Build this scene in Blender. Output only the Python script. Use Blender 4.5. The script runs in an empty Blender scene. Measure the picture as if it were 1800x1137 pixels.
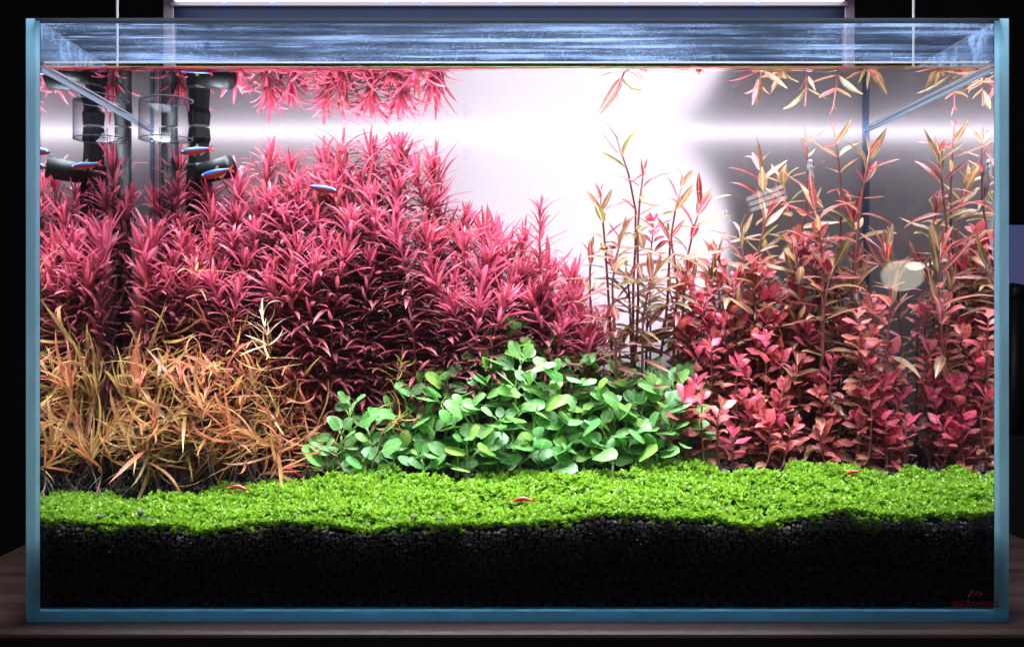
import bpy, bmesh, math, random
import numpy as np
from mathutils import Vector, Matrix
random.seed(11); np.random.seed(11)
R = math.radians
sc = bpy.context.scene
COL = sc.collection

# ------------------------------------------------------------------ camera, world, lights, exposure
EYE = 0.1855                      # camera height above the table top (m)
D0 = 0.643                        # camera to the inner face of the front pane
FPX = 1837.0                      # focal length in photo pixels
VX, VY = 851.0, 560.0             # where the camera axis meets the photograph
cam = bpy.data.cameras.new('camera'); cam_o = bpy.data.objects.new('camera', cam); COL.objects.link(cam_o)
cam_o.location = (0, -D0, EYE); cam_o.rotation_euler = (R(90), 0, 0)
cam.sensor_width = 36; cam.lens = 36 * FPX / 1800
cam.shift_x = (900 - VX) / 1800; cam.shift_y = -(568.5 - VY) / 1800
cam.clip_start = 0.02; cam.clip_end = 50
sc.camera = cam_o
w = bpy.data.worlds.new('World'); sc.world = w; w.use_nodes = True
bg = w.node_tree.nodes['Background']; bg.inputs[0].default_value = (0.55, 0.6, 0.8, 1); bg.inputs[1].default_value = 0.08
sc.view_settings.view_transform = 'Standard'; sc.view_settings.look = 'None'
sc.view_settings.exposure = 0.0; sc.view_settings.gamma = 1.0
LAMP_STRENGTH = 5.0              # visible diffuser of the aquarium fixture
LED_POWER = 6.0                  # its lensed diodes (W), a wide downward beam
PANEL_STRENGTH = 3.0              # round glow panel behind the frosted back
TUBE_STRENGTH = 7.5               # slim tube behind the frosted back at water level
ROOM_STRENGTH = 7.0              # small room lamp that mirrors in the front pane
sc.cycles.use_denoising = True
sc.cycles.max_bounces = 12; sc.cycles.diffuse_bounces = 4; sc.cycles.glossy_bounces = 6
sc.cycles.transmission_bounces = 8; sc.cycles.transparent_max_bounces = 40
sc.cycles.sample_clamp_indirect = 8.0
sc.cycles.caustics_reflective = True; sc.cycles.caustics_refractive = False

def P(px, py, d):
    """a photograph pixel at distance d from the camera"""
    return Vector(((px - VX) / FPX * d, d - D0, EYE + (VY - py) / FPX * d))

FIX_D = 0.897                     # distance of the fixture's rear edge
ZF = EYE + (VY - 4) / FPX * FIX_D; YF = FIX_D - D0
la = bpy.data.lights.new('fixture_light', 'AREA'); la.shape = 'RECTANGLE'; la.size = 0.57; la.size_y = 0.285; la.energy = LED_POWER; la.color = (0.86, 0.91, 1.0); la.spread = R(85)
lo = bpy.data.objects.new('fixture_light', la); COL.objects.link(lo); lo.location = (0.0205, YF - 0.151, ZF - 0.0004)

# ------------------------------------------------------------------ materials
MATS = {}
def new_mat(name):
    m = bpy.data.materials.new(name); m.use_nodes = True
    nt = m.node_tree; nt.nodes.clear()
    out = nt.nodes.new('ShaderNodeOutputMaterial')
    MATS[name] = m
    return m, nt, out
def N(nt, typ, **kw):
    n = nt.nodes.new(typ)
    for k, v in kw.items():
        if k.startswith('i_'):
            n.inputs[k[2:].replace('_', ' ')].default_value = v
        else:
            setattr(n, k, v)
    return n
def L(nt, a, b): nt.links.new(a, b)

def simple(name, col, rough=0.5, metal=0.0, spec=0.5, noise=None):
    m, nt, out = new_mat(name)
    p = N(nt, 'ShaderNodeBsdfPrincipled'); p.inputs['Base Color'].default_value = (*col, 1)
    p.inputs['Roughness'].default_value = rough; p.inputs['Metallic'].default_value = metal
    p.inputs['Specular IOR Level'].default_value = spec
    if noise:
        sc_, amt = noise
        tc = N(nt, 'ShaderNodeTexCoord'); nz = N(nt, 'ShaderNodeTexNoise'); nz.inputs['Scale'].default_value = sc_
        nz.inputs['Detail'].default_value = 4
        L(nt, tc.outputs['Object'], nz.inputs['Vector'])
        mx = N(nt, 'ShaderNodeMix', data_type='RGBA')
        mx.inputs[6].default_value = (*[c * (1 - amt) for c in col], 1)
        mx.inputs[7].default_value = (*[min(1, c * (1 + amt)) for c in col], 1)
        L(nt, nz.outputs[0], mx.inputs[0]); L(nt, mx.outputs[2], p.inputs['Base Color'])
    L(nt, p.outputs[0], out.inputs[0])
    return m
def emit(name, col, s):
    m, nt, out = new_mat(name)
    e = N(nt, 'ShaderNodeEmission'); e.inputs[0].default_value = (*col, 1); e.inputs[1].default_value = s
    L(nt, e.outputs[0], out.inputs[0]); return m

def leaf_mat(name, rough=0.35, transl=0.4, vein=0.0, veincol=(0.8, 0.9, 0.6), vw=0.05, side_veins=False, mott=0.25, spec=0.5, k=0.5):
    m, nt, out = new_mat(name)
    oi = N(nt, 'ShaderNodeObjectInfo')
    tc = N(nt, 'ShaderNodeTexCoord')
    nz = N(nt, 'ShaderNodeTexNoise'); nz.inputs['Scale'].default_value = 5; nz.inputs['Detail'].default_value = 3
    va = N(nt, 'ShaderNodeVectorMath', operation='ADD')
    vm = N(nt, 'ShaderNodeVectorMath', operation='SCALE'); vm.inputs[0].default_value = (7, 13, 29)
    L(nt, oi.outputs['Random'], vm.inputs[3])
    L(nt, tc.outputs['Object'], va.inputs[0]); L(nt, vm.outputs[0], va.inputs[1]); L(nt, va.outputs[0], nz.inputs['Vector'])
    hs = N(nt, 'ShaderNodeHueSaturation')
    mr = N(nt, 'ShaderNodeMapRange'); mr.inputs[1].default_value = 0.3; mr.inputs[2].default_value = 0.7
    mr.inputs[3].default_value = k * (1 - mott); mr.inputs[4].default_value = k * (1 + mott)
    L(nt, nz.outputs[0], mr.inputs[0]); L(nt, mr.outputs[0], hs.inputs['Value'])
    mh = N(nt, 'ShaderNodeMapRange'); mh.inputs[3].default_value = 0.488; mh.inputs[4].default_value = 0.512
    L(nt, oi.outputs['Random'], mh.inputs[0]); L(nt, mh.outputs[0], hs.inputs['Hue'])
    L(nt, oi.outputs['Color'], hs.inputs['Color'])
    col = hs.outputs[0]
    bump_src = None
    if vein > 0:
        sx = N(nt, 'ShaderNodeSeparateXYZ'); L(nt, tc.outputs['Object'], sx.inputs[0])
        ab = N(nt, 'ShaderNodeMath', operation='ABSOLUTE'); L(nt, sx.outputs[0], ab.inputs[0])
        m1 = N(nt, 'ShaderNodeMapRange', interpolation_type='SMOOTHSTEP')
        m1.inputs[1].default_value = vw * 0.3; m1.inputs[2].default_value = vw; m1.inputs[3].default_value = vein; m1.inputs[4].default_value = 0
        L(nt, ab.outputs[0], m1.inputs[0])
        fac = m1.outputs[0]
        if side_veins:
            # herring-bone side veins: stripes in y - 0.8|x|
            ml = N(nt, 'ShaderNodeMath', operation='MULTIPLY_ADD'); ml.inputs[1].default_value = -0.8
            L(nt, ab.outputs[0], ml.inputs[0]); L(nt, sx.outputs[1], ml.inputs[2])
            si = N(nt, 'ShaderNodeMath', operation='MULTIPLY'); si.inputs[1].default_value = 44
            L(nt, ml.outputs[0], si.inputs[0])
            sn = N(nt, 'ShaderNodeMath', operation='SINE'); L(nt, si.outputs[0], sn.inputs[0])
            m2 = N(nt, 'ShaderNodeMapRange', interpolation_type='SMOOTHSTEP'); m2.inputs[1].default_value = 0.75; m2.inputs[2].default_value = 1
            m2.inputs[3].default_value = 0; m2.inputs[4].default_value = vein * 0.5
            L(nt, sn.outputs[0], m2.inputs[0])
            mx2 = N(nt, 'ShaderNodeMath', operation='MAXIMUM'); L(nt, fac, mx2.inputs[0]); L(nt, m2.outputs[0], mx2.inputs[1])
            fac = mx2.outputs[0]
        bump_src = fac
        mx = N(nt, 'ShaderNodeMix', data_type='RGBA'); L(nt, fac, mx.inputs[0]); L(nt, col, mx.inputs[6]); mx.inputs[7].default_value = (*veincol, 1)
        col = mx.outputs[2]
    p = N(nt, 'ShaderNodeBsdfPrincipled'); p.inputs['Roughness'].default_value = rough; p.inputs['Specular IOR Level'].default_value = spec
    L(nt, col, p.inputs['Base Color'])
    bp = N(nt, 'ShaderNodeBump'); bp.inputs['Strength'].default_value = 0.25; bp.inputs['Distance'].default_value = 0.0006
    L(nt, bump_src if bump_src is not None else nz.outputs[0], bp.inputs['Height']); L(nt, bp.outputs[0], p.inputs['Normal'])
    t = N(nt, 'ShaderNodeBsdfTranslucent'); L(nt, col, t.inputs[0])
    ms = N(nt, 'ShaderNodeMixShader'); ms.inputs[0].default_value = transl
    L(nt, p.outputs[0], ms.inputs[1]); L(nt, t.outputs[0], ms.inputs[2]); L(nt, ms.outputs[0], out.inputs[0])
    return m

def glass_thin(name, ior=1.45, tint=(1, 1, 1), refl=1.0, edge=None):
    """clear pane: reflects by Fresnel on the face turned to the ray, lets the rest straight through"""
    m, nt, out = new_mat(name)
    fr = N(nt, 'ShaderNodeFresnel'); fr.inputs[0].default_value = ior
    ge = N(nt, 'ShaderNodeNewGeometry')
    inv = N(nt, 'ShaderNodeMath', operation='SUBTRACT'); inv.inputs[0].default_value = refl; L(nt, ge.outputs['Backfacing'], inv.inputs[1])
    inv.use_clamp = True
    mu = N(nt, 'ShaderNodeMath', operation='MULTIPLY'); L(nt, fr.outputs[0], mu.inputs[0]); L(nt, inv.outputs[0], mu.inputs[1])
    tr = N(nt, 'ShaderNodeBsdfTransparent'); tr.inputs[0].default_value = (*tint, 1)
    if edge:
        lw = N(nt, 'ShaderNodeLayerWeight'); lw.inputs[0].default_value = 0.35
        mx = N(nt, 'ShaderNodeMix', data_type='RGBA'); mx.inputs[6].default_value = (*tint, 1); mx.inputs[7].default_value = (*edge, 1)
        L(nt, lw.outputs['Facing'], mx.inputs[0]); L(nt, mx.outputs[2], tr.inputs[0])
    gl = N(nt, 'ShaderNodeBsdfGlossy'); gl.inputs['Roughness'].default_value = 0.0
    ms = N(nt, 'ShaderNodeMixShader'); L(nt, mu.outputs[0], ms.inputs[0]); L(nt, tr.outputs[0], ms.inputs[1]); L(nt, gl.outputs[0], ms.inputs[2])
    L(nt, ms.outputs[0], out.inputs[0]); return m

glass_thin('pane_glass', 1.45, (0.985, 0.995, 1.0))
glass_thin('clear_glass', 1.5, (0.97, 0.97, 0.98), edge=(0.42, 0.42, 0.46))

glass_thin('droplet', 1.5, (0.9, 0.93, 0.97), edge=(0.25, 0.3, 0.4))
# water: Fresnel surface; seen from inside it mirrors beyond the critical angle
m, nt, out = new_mat('water')
fr = N(nt, 'ShaderNodeFresnel'); fr.inputs[0].default_value = 1.333
tr = N(nt, 'ShaderNodeBsdfTransparent'); gl = N(nt, 'ShaderNodeBsdfGlossy'); gl.inputs['Roughness'].default_value = 0.0
gl.inputs[0].default_value = (0.97, 0.97, 0.98, 1)
ms = N(nt, 'ShaderNodeMixShader'); L(nt, fr.outputs[0], ms.inputs[0]); L(nt, tr.outputs[0], ms.inputs[1]); L(nt, gl.outputs[0], ms.inputs[2])
L(nt, ms.outputs[0], out.inputs[0])

# frosted film on the back pane
m, nt, out = new_mat('frosted_film')
tc = N(nt, 'ShaderNodeTexCoord')
nz = N(nt, 'ShaderNodeTexNoise'); nz.inputs['Scale'].default_value = 26; nz.inputs['Detail'].default_value = 5; L(nt, tc.outputs['Object'], nz.inputs['Vector'])
cr = N(nt, 'ShaderNodeMapRange', interpolation_type='SMOOTHSTEP'); cr.inputs[1].default_value = 0.66; cr.inputs[2].default_value = 0.80; cr.inputs[3].default_value = 1.0; cr.inputs[4].default_value = 0.62
L(nt, nz.outputs[0], cr.inputs[0])
vm = N(nt, 'ShaderNodeVectorMath', operation='SCALE'); vm.inputs[0].default_value = (0.53, 0.46, 0.485); L(nt, cr.outputs[0], vm.inputs[3])
df = N(nt, 'ShaderNodeBsdfDiffuse'); t = N(nt, 'ShaderNodeBsdfTranslucent')
L(nt, vm.outputs[0], df.inputs[0]); L(nt, vm.outputs[0], t.inputs[0])
ms = N(nt, 'ShaderNodeMixShader'); ms.inputs[0].default_value = 0.89
L(nt, df.outputs[0], ms.inputs[1]); L(nt, t.outputs[0], ms.inputs[2]); L(nt, ms.outputs[0], out.inputs[0])

# mineral haze, scratches and dried droplets on glass above the water
def haze_mat(name, amount, streak, zscale=240.0):
    m, nt, out = new_mat(name)
    tc = N(nt, 'ShaderNodeTexCoord')
    def noise(scl, sc_, det=6, rough=0.6):
        mp = N(nt, 'ShaderNodeMapping'); mp.inputs['Scale'].default_value = scl; L(nt, tc.outputs['Object'], mp.inputs[0])
        n = N(nt, 'ShaderNodeTexNoise'); n.inputs['Scale'].default_value = sc_; n.inputs['Detail'].default_value = det; n.inputs['Roughness'].default_value = rough
        L(nt, mp.outputs[0], n.inputs['Vector']); return n.outputs[0]
    def rng(s, a, b, c, d):
        r = N(nt, 'ShaderNodeMapRange', interpolation_type='SMOOTHSTEP')
        for i, v in enumerate((a, b, c, d)): r.inputs[i + 1].default_value = v
        L(nt, s, r.inputs[0]); return r.outputs[0]
    def op(o, a, b):
        n = N(nt, 'ShaderNodeMath', operation=o)
        for i, v in enumerate((a, b)):
            if isinstance(v, (int, float)): n.inputs[i].default_value = v
            else: L(nt, v, n.inputs[i])
        return n.outputs[0]
    a = rng(noise((7, 7, zscale) if streak else (90, 90, 60), 1.0), 0.40, 0.72, 0.0, 1.0)     # wiped horizontal streaks
    b = rng(noise((80, 80, 160), 12.0, 2, 0.6), 0.58, 0.70, 0.0, 1.6)         # fine grit
    c = rng(noise((9, 9, 40), 1.0, 4), 0.35, 0.68, 0.35, 1.25)              # broad patches
    e = rng(noise((14, 14, 900), 1.0, 2), 0.68, 0.75, 0.0, 1.0)                # thin scratches
    f = op('MULTIPLY', op('ADD', op('ADD', op('MULTIPLY', a, 0.55), op('MULTIPLY', b, 0.26)), 0.12), c)
    f = op('ADD', f, op('MULTIPLY', e, 0.5 if streak else 0.1))
    f = op('MINIMUM', op('MULTIPLY', f, amount), 0.95)
    df = N(nt, 'ShaderNodeBsdfDiffuse'); t = N(nt, 'ShaderNodeBsdfTranslucent'); t.inputs[0].default_value = df.inputs[0].default_value = (0.42, 0.60, 0.95, 1)
    mm = N(nt, 'ShaderNodeMixShader'); mm.inputs[0].default_value = 0.6; L(nt, df.outputs[0], mm.inputs[1]); L(nt, t.outputs[0], mm.inputs[2])
    tr = N(nt, 'ShaderNodeBsdfTransparent')
    ms = N(nt, 'ShaderNodeMixShader'); L(nt, f, ms.inputs[0]); L(nt, tr.outputs[0], ms.inputs[1]); L(nt, mm.outputs[0], ms.inputs[2])
    L(nt, ms.outputs[0], out.inputs[0]); return m
haze_mat('mineral_haze', 1.15, True, 420.0)
haze_mat('mineral_haze_side', 1.3, False)

# cut glass edges: blue-green body, light comes through from behind
m, nt, out = new_mat('glass_edge')
p = N(nt, 'ShaderNodeBsdfPrincipled'); p.inputs['Base Color'].default_value = (0.17, 0.42, 0.54, 1); p.inputs['Roughness'].default_value = 0.25
t = N(nt, 'ShaderNodeBsdfTranslucent'); t.inputs[0].default_value = (0.36, 0.70, 0.86, 1)
tc = N(nt, 'ShaderNodeTexCoord'); mp = N(nt, 'ShaderNodeMapping'); mp.inputs['Scale'].default_value = (60, 60, 14); L(nt, tc.outputs['Object'], mp.inputs[0])
nz = N(nt, 'ShaderNodeTexNoise'); nz.inputs['Scale'].default_value = 1; nz.inputs['Detail'].default_value = 4; L(nt, mp.outputs[0], nz.inputs['Vector'])
mr = N(nt, 'ShaderNodeMapRange'); mr.inputs[1].default_value = 0.3; mr.inputs[2].default_value = 0.7; mr.inputs[3].default_value = 0.45; mr.inputs[4].default_value = 0.75
L(nt, nz.outputs[0], mr.inputs[0])
ms = N(nt, 'ShaderNodeMixShader'); L(nt, mr.outputs[0], ms.inputs[0]); L(nt, p.outputs[0], ms.inputs[1]); L(nt, t.outputs[0], ms.inputs[2]); L(nt, ms.outputs[0], out.inputs[0])

leaf_mat('rose_leaf', 0.38, 0.42, k=0.58, vein=0.25, veincol=(0.75, 0.22, 0.25), vw=0.02, mott=0.25)
leaf_mat('needle_leaf', 0.35, 0.4, mott=0.3, k=0.85)
leaf_mat('green_leaf', 0.42, 0.36, k=0.86, vein=0.45, veincol=(0.42, 0.72, 0.30), vw=0.035, side_veins=True, mott=0.18, spec=0.6)
leaf_mat('lance_leaf', 0.4, 0.45, k=0.52, vein=0.45, veincol=(0.85, 0.45, 0.28), vw=0.022, mott=0.35)
leaf_mat('pink_leaf', 0.38, 0.45, k=0.72, vein=0.4, veincol=(0.85, 0.25, 0.25), vw=0.03, mott=0.3)
leaf_mat('carpet_leaf', 0.4, 0.42, mott=0.2)
simple('stem_red', (0.18, 0.045, 0.04), 0.5); simple('stem_green', (0.16, 0.30, 0.06), 0.5); simple('stem_brown', (0.14, 0.07, 0.04), 0.55)
simple('root_white', (0.30, 0.30, 0.26), 0.6)
simple('soil', (0.007, 0.0065, 0.0065), 0.95, spec=0.1, noise=(300, 0.5))
simple('soil_grain', (0.085, 0.075, 0.072), 0.9, spec=0.2, noise=(400, 0.4))
simple('black_plastic', (0.005, 0.006, 0.0065), 0.45, spec=0.2); simple('rear_acrylic', (0.003, 0.007, 0.028), 0.5, spec=0.2)
simple('fixture_metal', (0.22, 0.17, 0.20), 0.4, 0.3)
simple('steel_rod', (0.8, 0.8, 0.82), 0.3, 0.3)
simple('wall_dark', (0.012, 0.012, 0.013), 0.9, noise=(4, 0.3))
simple('black_board', (0.01, 0.01, 0.011), 0.6)
simple('logo_red', (0.30, 0.02, 0.025), 0.6)
emit('led_diffuser', (0.80, 0.88, 1.0), LAMP_STRENGTH)
emit('glow_panel', (0.93, 0.92, 1.0), PANEL_STRENGTH)
emit('glow_tube', (0.95, 0.93, 1.0), TUBE_STRENGTH)
emit('room_bulb', (1.0, 0.95, 0.78), ROOM_STRENGTH)
emit('room_bulb_core', (1.0, 0.97, 0.88), ROOM_STRENGTH * 3)
emit('blue_led', (0.06, 0.22, 1.0), 25.0)

# table wood
m, nt, out = new_mat('dark_wood')
tc = N(nt, 'ShaderNodeTexCoord'); mp = N(nt, 'ShaderNodeMapping'); mp.inputs['Scale'].default_value = (3, 38, 38); L(nt, tc.outputs['Object'], mp.inputs[0])
nz = N(nt, 'ShaderNodeTexNoise'); nz.inputs['Scale'].default_value = 1.6; nz.inputs['Detail'].default_value = 7; nz.inputs['Distortion'].default_value = 0.7; L(nt, mp.outputs[0], nz.inputs['Vector'])
cr = N(nt, 'ShaderNodeValToRGB'); cr.color_ramp.elements[0].position = 0.32; cr.color_ramp.elements[0].color = (0.016, 0.0070, 0.0050, 1)
cr.color_ramp.elements[1].position = 0.72; cr.color_ramp.elements[1].color = (0.062, 0.030, 0.023, 1); L(nt, nz.outputs[0], cr.inputs[0])
p = N(nt, 'ShaderNodeBsdfPrincipled'); p.inputs['Roughness'].default_value = 0.42; L(nt, cr.outputs[0], p.inputs['Base Color'])
bp = N(nt, 'ShaderNodeBump'); bp.inputs['Strength'].default_value = 0.3; bp.inputs['Distance'].default_value = 0.0006; L(nt, nz.outputs[0], bp.inputs['Height']); L(nt, bp.outputs[0], p.inputs['Normal'])
L(nt, p.outputs[0], out.inputs[0])

# ------------------------------------------------------------------ mesh helpers
def mesh_np(name, V, F, mat, smooth=True):
    me = bpy.data.meshes.new(name)
    me.from_pydata([tuple(v) for v in V], [], [tuple(int(i) for i in f) for f in F])
    if smooth: me.polygons.foreach_set('use_smooth', [True] * len(me.polygons))
    me.materials.append(MATS[mat] if isinstance(mat, str) else mat)
    me.update(); return me
def mesh_fast(name, V, F, mat, smooth=True):
    """V (n,3), F (m,k) arrays with a constant k"""
    V = np.asarray(V, dtype=np.float32); F = np.asarray(F, dtype=np.int32); k = F.shape[1]
    me = bpy.data.meshes.new(name)
    me.vertices.add(len(V)); me.vertices.foreach_set('co', V.ravel())
    me.loops.add(F.size); me.loops.foreach_set('vertex_index', F.ravel())
    me.polygons.add(len(F)); me.polygons.foreach_set('loop_start', np.arange(0, F.size, k, dtype=np.int32))
    if smooth: me.polygons.foreach_set('use_smooth', np.ones(len(F), dtype=bool))
    me.materials.append(MATS[mat]); me.update(calc_edges=True); return me
def obj(name, me, parent=None, color=None):
    o = bpy.data.objects.new(name, me); COL.objects.link(o)
    if parent is not None: o.parent = parent
    if color is not None: o.color = (*color, 1)
    return o
def tag(o, label=None, cat=None, group=None, kind=None):
    if label: o['label'] = label
    if cat: o['category'] = cat
    if group: o['group'] = group
    if kind: o['kind'] = kind
    return o
def empty(name, loc):
    e = bpy.data.objects.new(name, None); e.location = loc; e.empty_display_size = 0.01; COL.objects.link(e); return e

class MB:
    def __init__(s): s.V = []; s.F = []
    def add(s, V, F):
        b = len(s.V); s.V += [tuple(v) for v in V]; s.F += [tuple(i + b for i in f) for f in F]; return s
    def box(s, a, b):
        (x0, y0, z0), (x1, y1, z1) = a, b
        return s.add([(x0,y0,z0),(x1,y0,z0),(x1,y1,z0),(x0,y1,z0),(x0,y0,z1),(x1,y0,z1),(x1,y1,z1),(x0,y1,z1)],
                     [(3,2,1,0),(4,5,6,7),(0,1,5,4),(1,2,6,5),(2,3,7,6),(3,0,4,7)])
    def tube(s, pts, rad, n=8, cap=True):
        pts = [Vector(p) for p in pts]; k = len(pts)
        rad = rad if hasattr(rad, '__len__') else [rad] * k
        V = []; up = None
        for i, p in enumerate(pts):
            t = (pts[min(i + 1, k - 1)] - pts[max(i - 1, 0)]).normalized()
            if up is None:
                up = Vector((1, 0, 0)) if abs(t.x) < 0.8 else Vector((0, 1, 0))
            x = (up - t * up.dot(t)).normalized(); y = t.cross(x); up = x
            for j in range(n):
                a = 2 * math.pi * j / n
                V.append(p + (x * math.cos(a) + y * math.sin(a)) * rad[i])
        F = [(i*n+j, i*n+(j+1) % n, (i+1)*n+(j+1) % n, (i+1)*n+j) for i in range(k-1) for j in range(n)]
        if cap: F += [tuple(range(n-1, -1, -1)), tuple((k-1)*n+j for j in range(n))]
        return s.add(V, F)
    def lathe(s, prof, c, n=32, close=False):
        """prof: (r, z) pairs"""
        V = []
        for r, z in prof:
            for j in range(n):
                a = 2*math.pi*j/n; V.append((c[0]+r*math.cos(a), c[1]+r*math.sin(a), c[2]+z))
        k = len(prof); F = []
        for i in range(k if close else k-1):
            i2 = (i+1) % k
            for j in range(n): F.append((i*n+j, i*n+(j+1) % n, i2*n+(j+1) % n, i2*n+j))
        return s.add(V, F)
    def mesh(s, name, mat, smooth=False): return mesh_np(name, s.V, s.F, mat, smooth)
    def build(s, name, mat, parent=None, smooth=False, bevel=0):
        o = obj(name, s.mesh(name, mat, smooth), parent)
        if bevel:
            b = o.modifiers.new('bevel', 'BEVEL'); b.width = bevel; b.segments = 3; b.limit_method = 'ANGLE'
        return o

def ico(sub):
    bm = bmesh.new(); bmesh.ops.create_icosphere(bm, subdivisions=sub, radius=1.0)
    V = np.array([v.co[:] for v in bm.verts]); F = np.array([[v.index for v in f.verts] for f in bm.faces]); bm.free(); return V, F
def interp(tab, x):
    return float(np.interp(x, [t[0] for t in tab], [t[1] for t in tab]))

# ------------------------------------------------------------------ tank dimensions
XL, XR = -0.2734, 0.3140          # inner faces of the side panes
YB = 0.218                        # inner face of the back pane
G = 0.0058                        # glass thickness
ZR = 0.3682                       # rim
ZW = 0.3402                       # water level
XLo, XRo = XL - G, XR + G

# ------------------------------------------------------------------ setting: room, table
fl = MB().box((-4, -4, -0.76), (4, 1.6, -0.75)).build('floor', 'wall_dark'); tag(fl, kind='structure')
wl = MB().box((-4, 1.4, -0.75), (4, 1.45, 2.2)).build('back_wall', 'wall_dark'); tag(wl, kind='structure')
tb = empty('table', (0, 0, 0)); tag(tb, 'dark brown wood-grain cabinet table carrying the planted aquarium', 'table')
TXL, TXR = -0.380, 0.457
top = MB().box((TXL, -0.0235, -0.019), (TXR, 0.62, 0.0)).build('table_top', 'dark_wood', tb, bevel=0.0035)
MB().box((TXL + 0.01, -0.012, -0.74), (TXR - 0.01, 0.60, -0.0195)).build('cabinet_body', 'black_board', tb)

# ------------------------------------------------------------------ the tank
tk = empty('aquarium', (0.02, 0.1, 0)); tag(tk, 'rimless rectangular glass aquarium with blue-green cut edges', 'aquarium')
def tpart(mb, name, mat, **k):
    mb.V = [(v[0] - 0.02, v[1] - 0.1, v[2]) for v in mb.V]
    return mb.build(name, mat, tk, **k)
Z0 = 0.0006
fp = tpart(MB().box((XL, -G, 0.0075), (XR, -0.0002, ZR)), 'front_pane', 'pane_glass')
bpn = tpart(MB().box((XL, YB + 0.0002, 0.0075), (XR, YB + G, ZR)), 'back_pane', 'pane_glass')
for xa, xb in ((XLo, XL - 0.0002), (XR + 0.0002, XRo)):
    tpart(MB().box((xa, -G + 0.0006, 0.0075), (xb, YB + G, ZR)), 'side_pane', 'pane_glass')
tpart(MB().box((XLo, -G + 0.0006, Z0), (XRo, YB + G, 0.0072)), 'base_pane', 'glass_edge')
# the cut edges that face the viewer
def sheet(x0, z0, x1, z1, y): 
    mb = MB(); mb.add([(x0, y, z0), (x1, y, z0), (x1, y, z1), (x0, y, z1)], [(0, 1, 2, 3)]); return mb
tpart(sheet(XLo, Z0, XL + 0.0026, ZR, -G - 0.0003), 'cut_edge', 'glass_edge')
tpart(sheet(XR - 0.0030, Z0, XRo, ZR, -G - 0.0003), 'cut_edge', 'glass_edge')
tpart(sheet(XL + 0.0027, Z0, XR - 0.0031, 0.0072, -G - 0.0001), 'cut_edge', 'glass_edge')
def trans_mat(name, col, f):
    m, nt, out = new_mat(name); a = N(nt, 'ShaderNodeBsdfDiffuse'); b = N(nt, 'ShaderNodeBsdfTranslucent'); a.inputs[0].default_value = b.inputs[0].default_value = (*col, 1)
    x = N(nt, 'ShaderNodeMixShader'); x.inputs[0].default_value = f; L(nt, a.outputs[0], x.inputs[1]); L(nt, b.outputs[0], x.inputs[2]); L(nt, x.outputs[0], out.inputs[0])
trans_mat('rim_ground', (0.10, 0.11, 0.13), 0.5); trans_mat('skimmer_rim', (0.13, 0.13, 0.15), 0.5); trans_mat('glint_blue', (0.26, 0.32, 0.40), 0.5); trans_mat('glint_white', (0.5, 0.5, 0.54), 0.6)
tpart(MB().box((XL, -G - 0.0004, ZR - 0.0014), (XR, -0.0002, ZR + 0.0003)), 'ground_rim', 'rim_ground')
for xa, xb in ((XL - 0.0010, XL + 0.0002), (XR - 0.0002, XR + 0.0010)):
    tpart(MB().box((xa, 0.0, ZR - 0.0005), (xb, YB, ZR + 0.0003)), 'ground_rim', 'rim_ground')
# vertical silicone seams at the back corners
simple('silicone', (0.45, 0.55, 0.68), 0.3)
glass_thin('seam_clear', 1.45, (0.55, 0.68, 0.82))
for xa, xb in ((XL, XL + 0.0014), (XR - 0.0026, XR)):
    tpart(MB().box((xa, YB - 0.004, 0.06), (xb, YB, ZR - 0.001)), 'silicone_seam', 'seam_clear')
film = tpart(MB().box((XL - 0.004, YB + G + 0.0004, 0.004), (XR + 0.004, YB + G + 0.0007, ZR - 0.001)), 'frosted_film', 'frosted_film')
# make the film a single sheet so light passes it once
me = film.data; bm = bmesh.new(); bm.from_mesh(me)
bmesh.ops.delete(bm, geom=[f for f in bm.faces if f.calc_center_median().y > YB + G + 0.00055 - 0.1 or abs(f.normal.y) < 0.5], context='FACES'); bm.to_mesh(me); bm.free()
# mineral haze above the water
hz = MB(); hz.add([(XL, 0.0004, ZW + 0.0032), (XR, 0.0004, ZW + 0.0032), (XR, 0.0004, ZR - 0.001), (XL, 0.0004, ZR - 0.001)], [(0, 1, 2, 3)])
tpart(hz, 'mineral_haze', 'mineral_haze')
for x in (XL + 0.0004, XR - 0.0004):
    hz = MB(); hz.add([(x, 0.001, ZW + 0.0032), (x, YB, ZW + 0.0032), (x, YB, ZR - 0.001), (x, 0.001, ZR - 0.001)], [(0, 1, 2, 3)])
    tpart(hz, 'mineral_haze', 'mineral_haze_side')
# water droplets clinging to the inside of the front pane above the water
for px, py, r in ((370, 46, 6), (365, 78, 5), (322, 56, 3), (505, 55, 3.5), (520, 103, 3), (603, 103, 3), (776, 105, 3), (833, 104, 3.5), (1254, 102, 4), (1430, 90, 4), (1510, 40, 5), (1545, 38, 4), (990, 62, 3), (1180, 70, 2.5)):
    c = P(px, py, D0 + 0.0006); rr = r / FPX * D0; V_, F_ = ico(3)
    mb = MB(); mb.add([(c.x + v[0]*rr, c.y + max(v[1], -0.2)*rr*0.5, c.z + v[2]*rr*1.15 - (0.25*rr if v[2] < -0.3 else 0)) for v in V_], [tuple(f) for f in F_])
    tpart(mb, 'water_droplet', 'droplet', smooth=True)
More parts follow.
